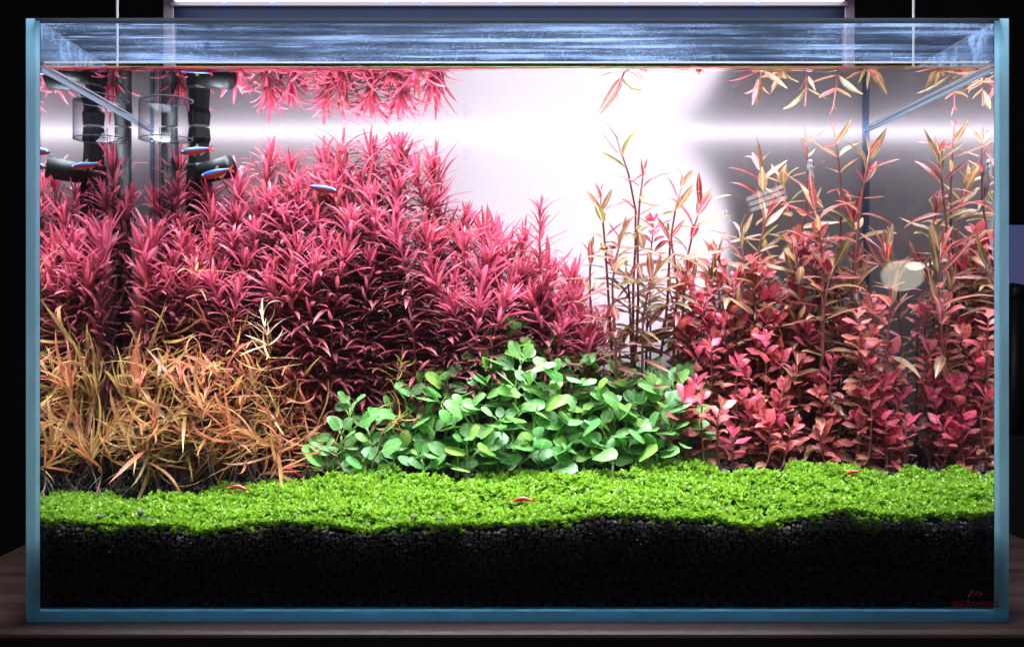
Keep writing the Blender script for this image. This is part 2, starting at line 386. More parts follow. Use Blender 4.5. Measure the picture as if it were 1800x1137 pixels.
# meniscus highlight painted as a bright strip along the water's edge
tpart(sheet(XL + 0.0026, ZW + 0.0022, XR - 0.003, ZW + 0.0033, 0.00005), 'waterline_glint', 'glint_white')
for x in (XL + 0.0006, XR - 0.0006):  # bright meniscus line at the side panes, painted as pale blue strips
    hz = MB(); hz.add([(x, 0.002, ZW - 0.0026), (x, YB - 0.001, ZW - 0.0026), (x, YB - 0.001, ZW - 0.0003), (x, 0.002, ZW - 0.0003)], [(0, 1, 2, 3)])
    tpart(hz, 'waterline_glint', 'glint_blue')
# maker's mark printed at the bottom corner of the front pane
mk = empty('logo_print', (0, 0, 0)); mk.parent = tk
fc = bpy.data.curves.new('lettering', 'FONT'); fc.body = 'scideways'; fc.size = 0.0074; fc.align_x = 'CENTER'; fc.extrude = 0.00002; fc.offset = 0.00008
fo = bpy.data.objects.new('lettering', fc); COL.objects.link(fo); fc.materials.append(MATS['logo_red'])
c = P(1714, 1066, D0 - G - 0.0004); fo.location = (c.x - 0.02, -G - 0.0004 - 0.1, c.z); fo.rotation_euler = (R(90), 0, 0); fo.parent = mk
dgx = bpy.context.evaluated_depsgraph_get(); lm = bpy.data.meshes.new_from_object(fo.evaluated_get(dgx)); ml = fo.matrix_basis.copy()
bpy.data.objects.remove(fo); fo = obj('lettering', lm, mk); fo.matrix_basis = ml
zz = [(1703, 1048), (1710, 1036), (1714, 1046), (1719, 1038), (1722, 1048), (1725, 1041), (1728, 1048)]
mb = MB()
for a, b in zip(zz, zz[1:]):
    mb.tube([P(*a, D0 - G - 0.0005) - Vector((0.02, 0.1, 0)), P(*b, D0 - G - 0.0005) - Vector((0.02, 0.1, 0))], 0.00028, 5)
mb.build('mountain_mark', 'logo_red', mk)

# ------------------------------------------------------------------ water with a meniscus climbing the glass
ss = [0.0, 0.0003, 0.0007, 0.0012, 0.0019, 0.0028, 0.0042, 0.0062]
e_ = 0.0003
xs = [XL + e_ + s for s in ss] + list(np.linspace(XL + 0.02, XR - 0.02, 30)) + [XR - e_ - s for s in reversed(ss)]
ys = [e_ * 0 + 0.0001 + s for s in ss] + list(np.linspace(0.015, YB - 0.015, 10)) + [YB - e_ - s for s in reversed(ss)]
def wz(x, y):
    z = 0.0
    for s in (x - XL - e_, XR - e_ - x, y - 0.0001, YB - e_ - y): z = max(z, 0.0030 * math.exp(-max(s, 0) / 0.0015))
    return ZW + z
V = [(x, y, wz(x, y)) for y in ys for x in xs]; nx = len(xs); ny = len(ys)
F = [(j*nx+i, j*nx+i+1, (j+1)*nx+i+1, (j+1)*nx+i) for j in range(ny-1) for i in range(nx-1)]
nv = len(V); zb = 0.0078
def wall(idx, flip):
    b = len(V)
    for i in idx: V.append(V[i])
    for i in idx: V.append((V[i][0], V[i][1], zb))
    k = len(idx)
    for i in range(k-1):
        q = (b+i, b+i+1, b+k+i+1, b+k+i); F.append(q if flip else q[::-1])
wall([i for i in range(nx)], False); wall([(ny-1)*nx+i for i in range(nx)], True)
wall([j*nx for j in range(ny)], True); wall([j*nx+nx-1 for j in range(ny)], False)
me = mesh_np('water', V, F, 'water', False)
me.polygons.foreach_set('use_smooth', [i < (nx-1)*(ny-1) for i in range(len(me.polygons))])
wt = obj('water', me); tag(wt, kind='structure')

# ------------------------------------------------------------------ lamp fixture, rods, lights behind the film
fx = empty('light_fixture', (0.02, 0.25, 0)); tag(fx, 'aquarium light fixture with glowing white underside on two flat pinkish posts', 'lamp')
def fpart(mb, name, mat, **k):
    mb.V = [(v[0] - 0.02, v[1] - 0.25, v[2]) for v in mb.V]; return mb.build(name, mat, fx, **k)
dF = 0.897; fL = P(300, 4, dF); fR = P(1490, 4, dF); zf = fL.z; yf = fL.y
fpart(MB().box((fL.x, yf - 0.335, zf + 0.002), (fR.x, yf + 0.003, zf + 0.022)), 'housing', 'fixture_metal', bevel=0.001)
fpart(MB().box((fL.x + 0.004, yf - 0.33, zf + 0.0006), (fR.x - 0.004, yf, zf + 0.0018)), 'diffuser', 'led_diffuser')
for a, b in ((284, 303), (1488, 1506)):
    x0 = P(a, 0, dF).x; x1 = P(b, 0, dF).x
    fpart(MB().box((x0, yf + 0.004, 0.001), (x1, yf + 0.012, zf + 0.022)), 'post', 'fixture_metal', bevel=0.0008)
bk = P(303, 31, dF)
fpart(MB().box((fL.x, yf + 0.0045, zf - 0.014), (fR.x, yf + 0.007, zf + 0.02)), 'rear_plate', 'rear_acrylic')
fpart(MB().box((fL.x, yf + 0.0005, zf - 0.0028), (fR.x, yf + 0.0042, zf + 0.001)), 'edge_trim', 'fixture_metal')
for px in (395, 480, 680, 745, 880, 975, 1100, 1230, 1330):
    c = P(px, 0, dF).x
    fpart(MB().lathe([(0.0001, 0), (0.0022, 0), (0.0022, -0.001), (0.0001, -0.0012)], (c, yf - 0.004, zf + 0.0003), 12), 'blue_diode', 'blue_led', smooth=True)
for px, zbot in ((206, 0), (1606, 0)):
    d = D0 + 0.13; c = P(px, 0, d); sx = -1 if px < 800 else 1
    x = c.x
    rd = MB().tube([(0, 0, 0), (0, 0, 0.30)], 0.0010, 8).build('hanging_wire', 'steel_rod', None, True)
    rd.location = (x, c.y, ZR + 0.0002)
    tag(rd, 'thin bright steel rod standing on the ' + ('rim over the glass skimmer' if sx < 0 else 'rim over the tall lance-leaved stems'), 'rod', 'steel rods on the rim')
# lights behind the film
pan = empty('backlight_lamp', (0, 0, 0)); tag(pan, 'round white glow panel leaning behind the frosted back of the aquarium', 'backlight')
c = P(975, 420, 0.875); rx = 0.150; rz = 0.11
V = [(0, 0, 0)]; n = 48
for j in range(n):
    a = 2*math.pi*j/n; V.append((rx*math.copysign(abs(math.cos(a))**0.9, math.cos(a)), 0, rz*math.sin(a)))
mb = MB(); mb.add(V, [(0, 1+(j+1) % n, 1+j)[::-1] for j in range(n)])
po = mb.build('glow_disc', 'glow_panel', pan)
pan.location = (c.x, YB + G + 0.046, c.z); pan.rotation_euler = (0, 0, R(-15.5))
tu = empty('backlight_tube', (0.02, YB + G + 0.010, ZW + 0.001)); tag(tu, 'slim white light tube behind the frosted back at the water level', 'backlight')
MB().tube([(XL - 0.03, 0, 0), (XR - 0.01, 0, 0)], 0.0035, 10).build('glow_tube', 'glow_tube', tu, True)
MB().box((XL - 0.04, 0.006, -0.006), (XR, 0.012, 0.006)).build('tube_holder', 'black_plastic', tu)

# ------------------------------------------------------------------ soil bed
FRONT = [(60, 912), (150, 920), (200, 926), (300, 924), (350, 936), (430, 924), (500, 918), (560, 922), (640, 934), (720, 924), (850, 925), (1000, 918), (1060, 904),
         (1150, 910), (1250, 914), (1310, 928), (1360, 922), (1440, 905), (1480, 896), (1530, 906), (1600, 910), (1760, 904)]
BACKY = [(60, 852), (250, 852), (380, 850), (460, 838), (560, 836), (650, 832), (800, 832), (1000, 826), (1150, 822), (1300, 818), (1500, 820), (1750, 822)]   # far edge of the carpet
def front_z(x): return P(0, interp(FRONT, VX + x * FPX / D0) + 9, D0).z
YC = 0.095
def carpet_px(x): return VX + x * FPX / (D0 + YC)
def back_z(x): return EYE + (VY - interp(BACKY, carpet_px(x))) / FPX * (D0 + YC) - 0.004
def soil_z(x, y):
    a = front_z(x); b = back_z(x)
    t = y / YC
    if t <= 1: return a + (b - a) * (t ** 0.9)
    return b + (y - YC) * 0.10
nx, ny = 140, 40
xs = np.linspace(XL + 0.0006, XR - 0.0006, nx); ys = np.linspace(0.0035, YB - 0.001, ny)
V = [(x, y, soil_z(x, y) - 0.0012 + 0.0006*math.sin(x*900)*math.sin(y*700)) for y in ys for x in xs]
F = [(j*nx+i, j*nx+i+1, (j+1)*nx+i+1, (j+1)*nx+i) for j in range(ny-1) for i in range(nx-1)]
b = len(V); V += [(x, ys[0], 0.0076) for x in xs]; F += [(b+i, b+i+1, i+1, i) for i in range(nx-1)]
for xe, fl_ in ((XL + 0.0004, False), (XR - 0.0004, True)):
    b = len(V); V += [(xe, 0.0003, 0.0076), (xe, YB, 0.0076), (xe, YB, 0.09), (xe, 0.0003, front_z(xe) - 0.001)]; F.append((b, b+1, b+2, b+3) if fl_ else (b+3, b+2, b+1, b))
so = obj('soil', mesh_np('soil', V, F, 'soil')); tag(so, kind='structure')
# grains against the glass and on the bare soil
IV, IF = ico(2)
cent, rad = [], []
x = XL + 0.0012
while x < XR - 0.0012:
    zt = front_z(x); z = zt - 0.0014 + random.uniform(-0.0008, 0.0010)
    while z > 0.009:
        r = random.uniform(0.0010, 0.00175)
        if z < zt - 0.03: r *= 1.25
        cent.append((min(max(x + random.uniform(-0.0008, 0.0008), XL + r), XR - r), 0.0006 + r + random.uniform(0, 0.0012), z + random.uniform(-0.0005, 0.0005))); rad.append(r)
        z -= r * 1.75
    x += 0.0026
for _ in range(1500):                                   # loose grains on top, mostly behind the carpet
    x = random.uniform(XL + 0.003, XR - 0.003); y = random.uniform(0.085, 0.16); r = random.uniform(0.0011, 0.0018)
    cent.append((x, y, soil_z(x, y) + r*0.4)); rad.append(r)
cent = np.array(cent); rad = np.array(rad); n = len(cent)
rot = np.random.normal(size=(n, 3)) * 0.16
VV = IV[None] * (1 + rot[:, None, :]) * rad[:, None, None] + cent[:, None, :]
VV += (np.random.normal(size=VV.shape) * 0.06) * rad[:, None, None]
VV[:, :, 1] = np.maximum(VV[:, :, 1], 0.0003)
FF = IF[None] + (np.arange(n) * len(IV))[:, None, None]
sg = obj('soil_grains', mesh_fast('soil_grains', VV.reshape(-1, 3), FF.reshape(-1, 3), 'soil_grain'))
tag(sg, 'black round soil granules packed against the front glass', 'soil', kind='stuff')
# single grains that lie on the carpet
gm = mesh_fast('grain', IV * (1 + np.random.normal(size=IV.shape) * 0.05), IF, 'soil_grain')
for i, (px, py) in enumerate(((104, 912), (176, 908), (247, 901), (262, 915), (520, 907), (645, 924), (700, 917), (728, 909), (770, 911), (775, 912))):
    d = D0 + 0.006; c = P(px, py, d); o = obj('soil_grain', gm); o.location = c; r = random.uniform(0.0016, 0.0021); o.scale = (r, r, r*0.9)
    tag(o, 'loose black soil granule lying on the front fringe of the green carpet', 'granule', 'loose granules on the carpet')

# ------------------------------------------------------------------ leaf meshes
def leaf_arr(width, prof, nL=7, bend=0.6, fold=0.25, wav=0.0, twist=0.0, seed=0):
    """unit-length leaf along +Y, upper face +Z; bend: total downward turn in radians"""
    rs = random.Random(seed); V = []; y = z = 0.0; a = bend * -0.25
    for i in range(nL + 1):
        t = i / nL; h = prof(t) * width * 0.5
        tw = twist * t
        for s in (-1, 0, 1):
            x = s * h; dz = abs(s) * h * fold + (wav * math.sin(t * 9 + s) * h if s else 0)
            xx = x * math.cos(tw) - dz * math.sin(tw); zz = x * math.sin(tw) + dz * math.cos(tw)
            V.append((xx, y + zz * math.sin(a), z + zz * math.cos(a)))
        y += math.cos(a) / nL; z -= math.sin(a) / nL; a += bend / nL * (0.6 + 0.8 * t)
    F = []
    for i in range(nL):
        for k in (0, 1):
            F.append((i*3+k, i*3+k+1, i*3+k+4, i*3+k+3))
    return np.array(V), np.array(F)
def p_strap(t): return min(1, t * 6 + 0.25) * (1 - max(0, (t - 0.55) / 0.45) ** 2.2) + 0.01
def p_needle(t): return min(1, t * 5 + 0.4) * (1 - max(0, (t - 0.35) / 0.65) ** 1.6) + 0.02
def p_lance(t): return max(0.02, math.sin(math.pi * min(1, t ** 0.75)) ** 0.9)
def p_ovate(t):                                          # short stalk, then an oval blade
    if t < 0.16: return 0.10
    u = ((t - 0.16) / 0.84) ** 0.88; return max(0.03, math.sqrt(max(0, 1 - (2 * u - 1) ** 2)) ** 1.1)
def p_spoon(t):
    if t < 0.1: return 0.16
    u = (t - 0.1) / 0.9; return max(0.03, math.sin(math.pi * u ** 0.85) ** 0.7)
LA = {
 'rose': [leaf_arr(0.092, p_strap, 7, b, 0.35, 0, tw, i) for i, (b, tw) in enumerate(((0.2, 0.2), (0.6, -0.4), (1.0, 0.4), (-0.35, 0.2), (1.5, -0.3)))],
 'needle': [leaf_arr(0.056, p_needle, 8, b, 0.3, 0, tw, i) for i, (b, tw) in enumerate(((0.6, 0.4), (1.3, -0.5), (-0.9, 0.5), (-1.5, -0.3), (2.0, 0.6), (0.2, 1.0)))],
 'green': [leaf_arr(0.70, p_ovate, 12, b, f, wv, 0, i) for i, (b, wv, f) in enumerate(((0.4, 0.04, 0.10), (0.7, -0.05, 0.06), (1.0, 0.03, -0.08), (0.1, 0.05, 0.12), (0.3, 0.0, -0.10)))],
 'lance': [leaf_arr(0.20, p_lance, 7, b, 0.4, 0.1, tw, i) for i, (b, tw) in enumerate(((0.3, 0.3), (0.7, -0.4), (-0.3, 0.2), (1.1, 0.2), (0.1, -0.6)))],
 'pink': [leaf_arr(0.46, p_spoon, 7, b, 0.3, 0.14, tw, i) for i, (b, tw) in enumerate(((0.4, 0.2), (0.9, -0.3), (1.3, 0.1), (0.0, 0.3), (-0.4, 0.2)))],
}
LM = {k: [mesh_fast(k + '_leaf', V, F, k + '_leaf') for V, F in v] for k, v in LA.items()}

def leaf_matrix(p, a, up, s, ws=1.0):
    y = a.normalized(); z = up - y * up.dot(y)
    if z.length < 1e-4: z = Vector((0.3, 0.5, 0.2)) - y * y.dot(Vector((0.3, 0.5, 0.2)))
    z.normalize(); x = y.cross(z)
    return Matrix(((x.x*s*ws, y.x*s, z.x*s, p.x), (x.y*s*ws, y.y*s, z.y*s, p.y), (x.z*s*ws, y.z*s, z.z*s, p.z), (0, 0, 0, 1)))

def lerp3(a, b, t): return tuple(a[i] + (b[i] - a[i]) * t for i in range(3))
def jit(c, v=0.12):
    k = 1 + random.uniform(-v, v); return tuple(max(0.0, min(1, x * k * (1 + random.uniform(-v, v) * 0.5))) for x in c)

class Joined:
    """many leaves gathered in one mesh"""
    def __init__(s): s.V = []; s.F = []; s.n = 0
    def add(s, arr, M):
        V, F = arr; m = np.array(M); s.V.append(V @ m[:3, :3].T + m[:3, 3]); s.F.append(F + s.n); s.n += len(V)
    def build(s, name, mat, parent, col):
        if not s.V: return
        o = obj(name, mesh_fast(name, np.concatenate(s.V), np.concatenate(s.F), mat), parent, col); tag(o, kind='stuff'); return o

def stem_path(base, tip, bow, n=9):
    """base and tip in world space; bow: sideways vector"""
    b = Vector(base); t = Vector(tip); out = []
    for i in range(n + 1):
        u = i / n
        out.append(b.lerp(t, u) + bow * math.sin(math.pi * u) + bow.cross(Vector((0, 0, 1))) * 0.6 * math.sin(2.3 * math.pi * u) * (1 - u) + bow * 0.35 * math.sin(3.1 * math.pi * u) * u)
    out[-1] = t
    return out
def along(pts, L):
    """point and tangent at arc length L measured back from the tip"""
    for i in range(len(pts) - 1, 0, -1):
        s = (pts[i] - pts[i-1]).length
        if L <= s: return pts[i].lerp(pts[i-1], L / s), (pts[i] - pts[i-1]).normalized()
        L -= s
    return pts[0].copy(), (pts[1] - pts[0]).normalized()
def plen(pts): return sum((a - b).length for a, b in zip(pts, pts[1:]))
def inside(p, m=0.002): return XL + m < p.x < XR - m and 0.0025 < p.y < YB - m

def leaf_ok(M, s):
    """keep leaf tips inside the glass and under the water"""
    tip = M @ Vector((0, 0.97, 0))
    return inside(tip, 0.0012) and tip.z < ZW - 0.0006
def place(kind, M, root, base, col, name='leaf', var=None):
    v = random.randrange(len(LM[kind])) if var is None else var
    o = obj(name, LM[kind][v], root, col); M = M.copy(); M.translation -= base; o.matrix_basis = M; return o

def whorl_plant(name, label, cat, group, base, tip, kind, node, size, n_single, per, el, cols, stem_mat, stem_r, bow=Vector((0, 0, 0)), n_max=99, bud=True,
                stop=0.0, ws=1.0, grow=3, roots=0, low_name='lower_foliage', vary=0.25, wild=0.3, face=0.0):
    """stem with whorls; el(i) -> elevation of a leaf at node i counted from the tip; cols(i) -> colour"""
    base = Vector(base); root = empty(name, base); tag(root, label, cat, group)
    pts = stem_path(base, tip, bow); Ltot = plen(pts)
    mb = MB(); k = len(pts)
    mb.tube([p - base for p in pts], [stem_r * (1.0 - 0.5 * i / (k - 1)) for i in range(k)], 6).build('stem', stem_mat, root, True)
    J = Joined(); L = 0.0; i = 0; ph = random.uniform(0, 6.28); lowcol = None
    while L < Ltot - stop and i < n_max:
        p, t = along(pts, L)
        sz = size * min(1, (i + 1.2) / grow) * random.uniform(1 - vary * 0.6, 1 + vary * 0.5)
        x = t.orthogonal().normalized(); yv = t.cross(x)
        for q in range(per):
            a = ph + 2 * math.pi * q / per + random.uniform(-0.3, 0.3)
            rr = x * math.cos(a) + yv * math.sin(a)
            e = el(i) + random.uniform(-wild, wild)
            d = rr * math.cos(e) + t * math.sin(e)
            for trial in range(3):
                M = leaf_matrix(p + rr * stem_r * 0.5, d, t + rr * 0.15 + Vector((0, -face, 0)), sz * random.uniform(0.8, 1.15), ws * random.uniform(0.85, 1.2))
                if leaf_ok(M, sz): break
                d = d.lerp(t * (1 if trial == 0 else 0.2) + Vector((0.02 - p.x, 0.1 - p.y, -0.03)) * 1.5, 0.55).normalized()
            else:
                continue
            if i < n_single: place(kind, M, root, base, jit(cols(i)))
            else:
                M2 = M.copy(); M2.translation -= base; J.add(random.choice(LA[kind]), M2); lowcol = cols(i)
        ph += math.pi / per + 0.35 if per > 2 else math.pi / 2 + random.uniform(-0.2, 0.2)
        L += node(i) * random.uniform(0.85, 1.15); i += 1
    if J.n: J.build(low_name, kind + '_leaf', root, jit(lowcol or cols(99)))
    for _ in range(roots):
        u = random.uniform(0.3, 0.9); p, t = along(pts, Ltot * u); q = p + Vector((random.uniform(-0.012, 0.012), random.uniform(-0.01, 0.006), 0))
        zb_ = soil_z(max(XL, min(XR, q.x)), max(0.004, q.y)); m_ = p.lerp(q, 0.5); m_.z = p.z + (zb_ - p.z) * random.uniform(0.3, 0.6)
        q.y = max(q.y, 0.004); q.z = zb_
        MB().tube([p - base, m_ - base, q - base], 0.00013, 4).build('root', 'root_white', root, True)
    return root

# ------------------------------------------------------------------ rose thicket at the back
SIL = [(60, 300), (110, 320), (160, 300), (240, 278), (330, 266), (400, 282), (440, 276), (480, 258), (540, 238), (590, 215), (640, 198), (700, 185), (735, 200), (762, 275),
       (800, 345), (850, 342), (890, 385), (935, 400), (970, 420), (1010, 442), (1045, 500), (1080, 540)]
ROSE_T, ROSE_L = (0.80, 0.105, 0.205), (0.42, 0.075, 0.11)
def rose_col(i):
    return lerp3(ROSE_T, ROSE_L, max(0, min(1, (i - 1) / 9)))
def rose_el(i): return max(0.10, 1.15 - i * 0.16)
def rose_label(px, py, t):
    if py < 262: return 'tall rose-red stem plant whose leafy tip almost touches the water surface'
    if px < 420: return 'rose-red stem plant in the row under the filter and skimmer' if t > 0.5 else 'shorter rose-red stem plant standing between the filter and the needle-leaved tangle'
    if px > 880: return 'rose-red stem plant at the low end of the thicket next to the lance-leaved stems'
    if t < 0.35: return 'shorter rose-red stem plant at the thicket front, overlooking the needle-leaved tangle' if px < 600 else 'shorter rose-red stem plant at the thicket front, behind the broad green leaves'
    if px > 740: return 'rose-red stem plant on the falling slope of the thicket against the white backing'
    return 'rose-red stem plant of middle height within the dense thicket'
nrow = 6; cnt = 0
for r in range(nrow):
    t = r / (nrow - 1); d = D0 + 0.140 + 0.064 * t
    px = 70 + random.uniform(0, 30)
    while px < 1060:
        x = (px - VX) / FPX * d
        py = interp(SIL, px) + (1 - t) * (interp([(60, 150), (500, 190), (700, 200), (900, 110), (1060, 60)], px)) + random.uniform(-12, 22)
        if x > XL + 0.010:
            y = d - D0 + random.uniform(-0.006, 0.006)
            tip = P(px, py, d); tip.y = y; tip.z = min(tip.z, ZW + 0.010) - 0.0145
            bs = Vector((x + random.uniform(-0.022, 0.022), y + random.uniform(-0.006, 0.006), 0)); bs.x = max(XL + 0.006, bs.x); bs.z = soil_z(bs.x, bs.y) - 0.004
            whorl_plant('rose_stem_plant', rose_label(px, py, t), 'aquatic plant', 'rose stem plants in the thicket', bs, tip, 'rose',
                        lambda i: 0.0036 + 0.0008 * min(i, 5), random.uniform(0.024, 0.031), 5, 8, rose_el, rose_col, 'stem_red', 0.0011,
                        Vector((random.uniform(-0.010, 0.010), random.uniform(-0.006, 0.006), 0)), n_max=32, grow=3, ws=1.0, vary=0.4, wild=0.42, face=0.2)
            cnt += 1
        px += random.uniform(36, 58)
# the lone stem that rises clear of the thicket
tip = P(950, 362, 0.80); bs = P(985, 700, 0.80); bs.z = soil_z(bs.x, bs.y) - 0.004
whorl_plant('rose_stem_plant', 'single slim rose-red stem rising clear of the thicket against the white backing', 'aquatic plant', None, bs, tip, 'rose', lambda i: 0.0055, 0.023, 7, 5,
            lambda i: max(0.25, 1.0 - i*0.1), rose_col, 'stem_red', 0.0012, Vector((-0.004, 0, 0)), n_max=18)

# ------------------------------------------------------------------ orange needle-leaved plants in front on the sinister side
CORAL, OLIVE, GOLD = (0.70, 0.225, 0.13), (0.38, 0.29, 0.07), (0.62, 0.38, 0.14)
NSIL = [(60, 610), (120, 600), (200, 605), (260, 590), (320, 560), (380, 580), (440, 610), (480, 630), (520, 670), (570, 695)]
def needle_plant(px, py, d, label, group=None, sz=0.028, base_dx=0.0, nn=9, tint=None):
    tip = P(px, py, d); tip.x = min(max(tip.x, XL + 0.008), XR)
    bs = Vector((tip.x + base_dx, tip.y + random.uniform(-0.004, 0.008), 0)); bs.x = max(XL + 0.006, bs.x); bs.y = max(0.012, bs.y); bs.z = soil_z(bs.x, bs.y) - 0.003
    k = random.random()
    c1 = tint or (CORAL if k < 0.62 else GOLD)
    def cols(i): 
        c = lerp3(c1, OLIVE, max(0, min(1, (i - 2) / 4.5)))
        return lerp3(c, GOLD, 0.7) if random.random() < 0.25 else c
    nn = min(nn, 14)
    return whorl_plant('needle_leaf_plant', label, 'aquatic plant', group, bs, tip, 'needle', lambda i: 0.0055 + 0.0009 * i, sz, nn - 2, 4, lambda i: max(-0.2, 0.75 - i * 0.14), cols, 'stem_brown', 0.0008,
                Vector((random.uniform(-0.02, 0.02), random.uniform(-0.008, 0.004), 0)), n_max=nn, grow=1.6, roots=random.choice((1, 2, 2, 3)), vary=0.6, wild=0.6, stop=0.026)
NL = 'orange and olive needle-leaved plant in the tangle before the rose thicket'; NG = 'needle-leaved plants in the tangle'
for r in range(5):
    t = r / 4; d = D0 + 0.084 + 0.050 * t
    px = 70 + random.uniform(0, 26)
    while px < 560:
        x = (px - VX) / FPX * d
        if x > XL + 0.006:
            py = interp(NSIL, px) + (1 - t) * 150 + random.uniform(-25, 35)
            if px > 480 and r < 2: py += 20
            needle_plant(px, py, d, 'orange and olive needle-leaved plant beside the side pane that mirrors it' if px < 230 else 'orange needle-leaved plant at the tangle front, drooping over the carpet' if t < 0.3 else 'olive-stemmed needle-leaved plant at the tangle end beside the broad green clump' if px > 430 else 'coral-tipped needle-leaved plant in the heart of the tangle', NG, random.uniform(0.029, 0.041), base_dx=random.uniform(-0.03, 0.03), nn=9)
        px += random.uniform(36, 60)
needle_plant(345, 462, D0 + 0.135, 'tall orange needle-leaved sprig reaching up in front of the dark rose stems', None, 0.025, nn=5)
needle_plant(462, 560, D0 + 0.10, 'pale-tipped needle-leaved sprig leaning over the dark gap', None, 0.026, base_dx=-0.03, nn=7, tint=(0.85, 0.62, 0.42))
needle_plant(705, 640, D0 + 0.125, 'small yellow needle-leaved sprig floating over the dark gap behind the broad green leaves', None, 0.020, base_dx=0.005, nn=5, tint=(0.55, 0.42, 0.10))
needle_plant(700, 735, D0 + 0.092, 'orange needle-leaved sprig among the broad green leaves', None, 0.022, base_dx=-0.012, nn=3, tint=(0.62, 0.30, 0.10))
needle_plant(100, 800, D0 + 0.05, 'orange needle-leaved shoot drooping onto the carpet beside the glass', None, 0.028, nn=3, tint=(0.70, 0.26, 0.08))

# ------------------------------------------------------------------ broad green plants in the middle
GREENS = [(0.16, 0.42, 0.09), (0.19, 0.46, 0.10), (0.13, 0.38, 0.08), (0.24, 0.48, 0.06), (0.24, 0.45, 0.17)]
GL = 'bright green bushy plant with broad oval leaves in the middle clump'; GG = 'broad-leaved green plants in the middle clump'
def green_plant(px, py, d, label=GL, group=GG, pairs=5, size=0.019, spread=0.0, lean=0.0):
    tip = P(px, py, d); bs = Vector((tip.x + lean, tip.y + random.uniform(-0.003, 0.003), 0)); bs.z = soil_z(bs.x, bs.y) - 0.003
    base = bs; root = empty('broad_leaf_plant', base); tag(root, label, 'aquatic plant', group)
    pts = stem_path(bs, tip - Vector((0, 0, 0.005)), Vector((random.uniform(-0.005, 0.005), 0, 0)), 7)
    MB().tube([p - base for p in pts], [0.0013 - 0.0004*i/7 for i in range(8)], 6).build('stem', 'stem_green', root, True)
    Ltot = plen(pts); L = 0.0; i = 0; ph = random.uniform(0, 6.28)
    while L < Ltot * 0.86 and i < pairs:
        p, t = along(pts, L)
        k = 2 if i else 3
        for q in range(k):
            a = ph + 2*math.pi*q/k + random.uniform(-0.4, 0.4)
            rr = Vector((math.cos(a), math.sin(a), 0))
            e = (0.75 if i == 0 else 0.45 - 0.10 * i) + random.uniform(-0.25, 0.3)
            s = size * (0.62 if i == 0 else 0.95) * random.uniform(0.75, 1.2)
            # stalk then blade
            st = p + (rr * math.cos(e + 0.25) + t * math.sin(e + 0.25)) * s * random.uniform(0.2, 0.5)
            d_ = (rr * math.cos(e) + Vector((0, 0, 1)) * math.sin(e)).normalized()
            M = leaf_matrix(st, d_, Vector((random.uniform(-0.3, 0.3), -0.75 + random.uniform(-0.3, 0.3), 1)), s, random.uniform(0.85, 1.15))
            if not inside(M @ Vector((0, 1, 0)), 0.001) or (M @ Vector((0, 1, 0))).z < soil_z(st.x, max(0.005, st.y)): continue
            col = jit(random.choice(GREENS), 0.15)
            place('green', M, root, base, col)
            MB().tube([p - base, st - base + d_ * s * 0.05], 0.0006, 5).build('leaf_stalk', 'stem_green', root, True)
        ph += math.pi/2 + random.uniform(-0.3, 0.3); L += random.uniform(0.0075, 0.012); i += 1
    for _ in range(random.choice((0, 2, 4))):
        p, t = along(pts, Ltot * random.uniform(0.5, 0.85)); q = Vector((p.x + random.uniform(-0.014, 0.014), max(0.01, p.y - random.uniform(0, 0.012)), 0)); q.z = soil_z(q.x, q.y)
        m_ = p.lerp(q, 0.5) + Vector((random.uniform(-0.003, 0.003), -0.002, 0.003))
        MB().tube([p - base, m_ - base, q - base], 0.00014, 4).build('root', 'root_white', root, True)
    return root
gp = [ # px, py of the tip, depth behind the glass
 (615, 690, .050), (600, 740, .042), (655, 760, .036), (690, 705, .07), (700, 770, .045), (745, 665, .075), (775, 700, .055), (800, 740, .036), (735, 730, .062),
 (805, 640, .085), (845, 690, .055), (850, 655, .075), (880, 740, .034), (915, 655, .055), (910, 735, .040), (905, 610, .092), (955, 640, .082), (960, 700, .050), (985, 745, .036),
 (1005, 660, .070), (1040, 690, .055), (1050, 640, .090), (1060, 740, .040), (1085, 660, .072), (1110, 700, .052), (1125, 640, .085), (1140, 740, .040), (1160, 670, .064), (1190, 690, .055), (1200, 650, .085),
 (1175, 735, .046), (820, 770, .03), (945, 770, .03), (1030, 775, .032), (1105, 770, .034), (640, 790, .034), (570, 770, .05),
 (590, 775, .04), (660, 725, .055), (715, 690, .06), (760, 760, .04), (785, 665, .07), (825, 720, .045), (865, 680, .06), (870, 775, .03), (890, 640, .08), (930, 690, .05), (940, 740, .036), (975, 670, .06), (1015, 720, .045), (1025, 655, .075),
 (1070, 700, .05), (1070, 775, .032), (1100, 650, .08), (1130, 690, .055), (1150, 770, .036), (1160, 700, .05), (1185, 665, .07), (740, 785, .032), (990, 790, .028), (910, 790, .028), (1195, 725, .05)]
def green_label(px, yy):
    if px < 720: return 'bright green broad-leaved plant at the clump end beside the needle-leaved tangle'
    if px > 1120: return 'bright green broad-leaved plant at the clump end beside the pink round-leaved plants'
    if yy > 0.068: return 'pale-topped green broad-leaved plant at the back of the clump under the dark rose stems'
    if yy < 0.04: return 'low green broad-leaved plant at the clump foot where it meets the carpet'
    return 'bright green broad-leaved plant in the heart of the middle clump'
for px, py, yy in gp: green_plant(px, py + 14 - 42 * math.exp(-((px - 915) / 140) ** 2) * min(1, yy / 0.06), D0 + 0.100 + (yy - 0.03) * 0.75, size=random.uniform(0.0175, 0.023) * (1 + 2.6 * max(0, yy - 0.04)), pairs=random.choice((5, 6, 6)), label=green_label(px, yy))
green_plant(880, 598, D0 + .148, 'tallest broad-leaved green plant raising two leaves against the dark rose stems', None, 3, 0.022)

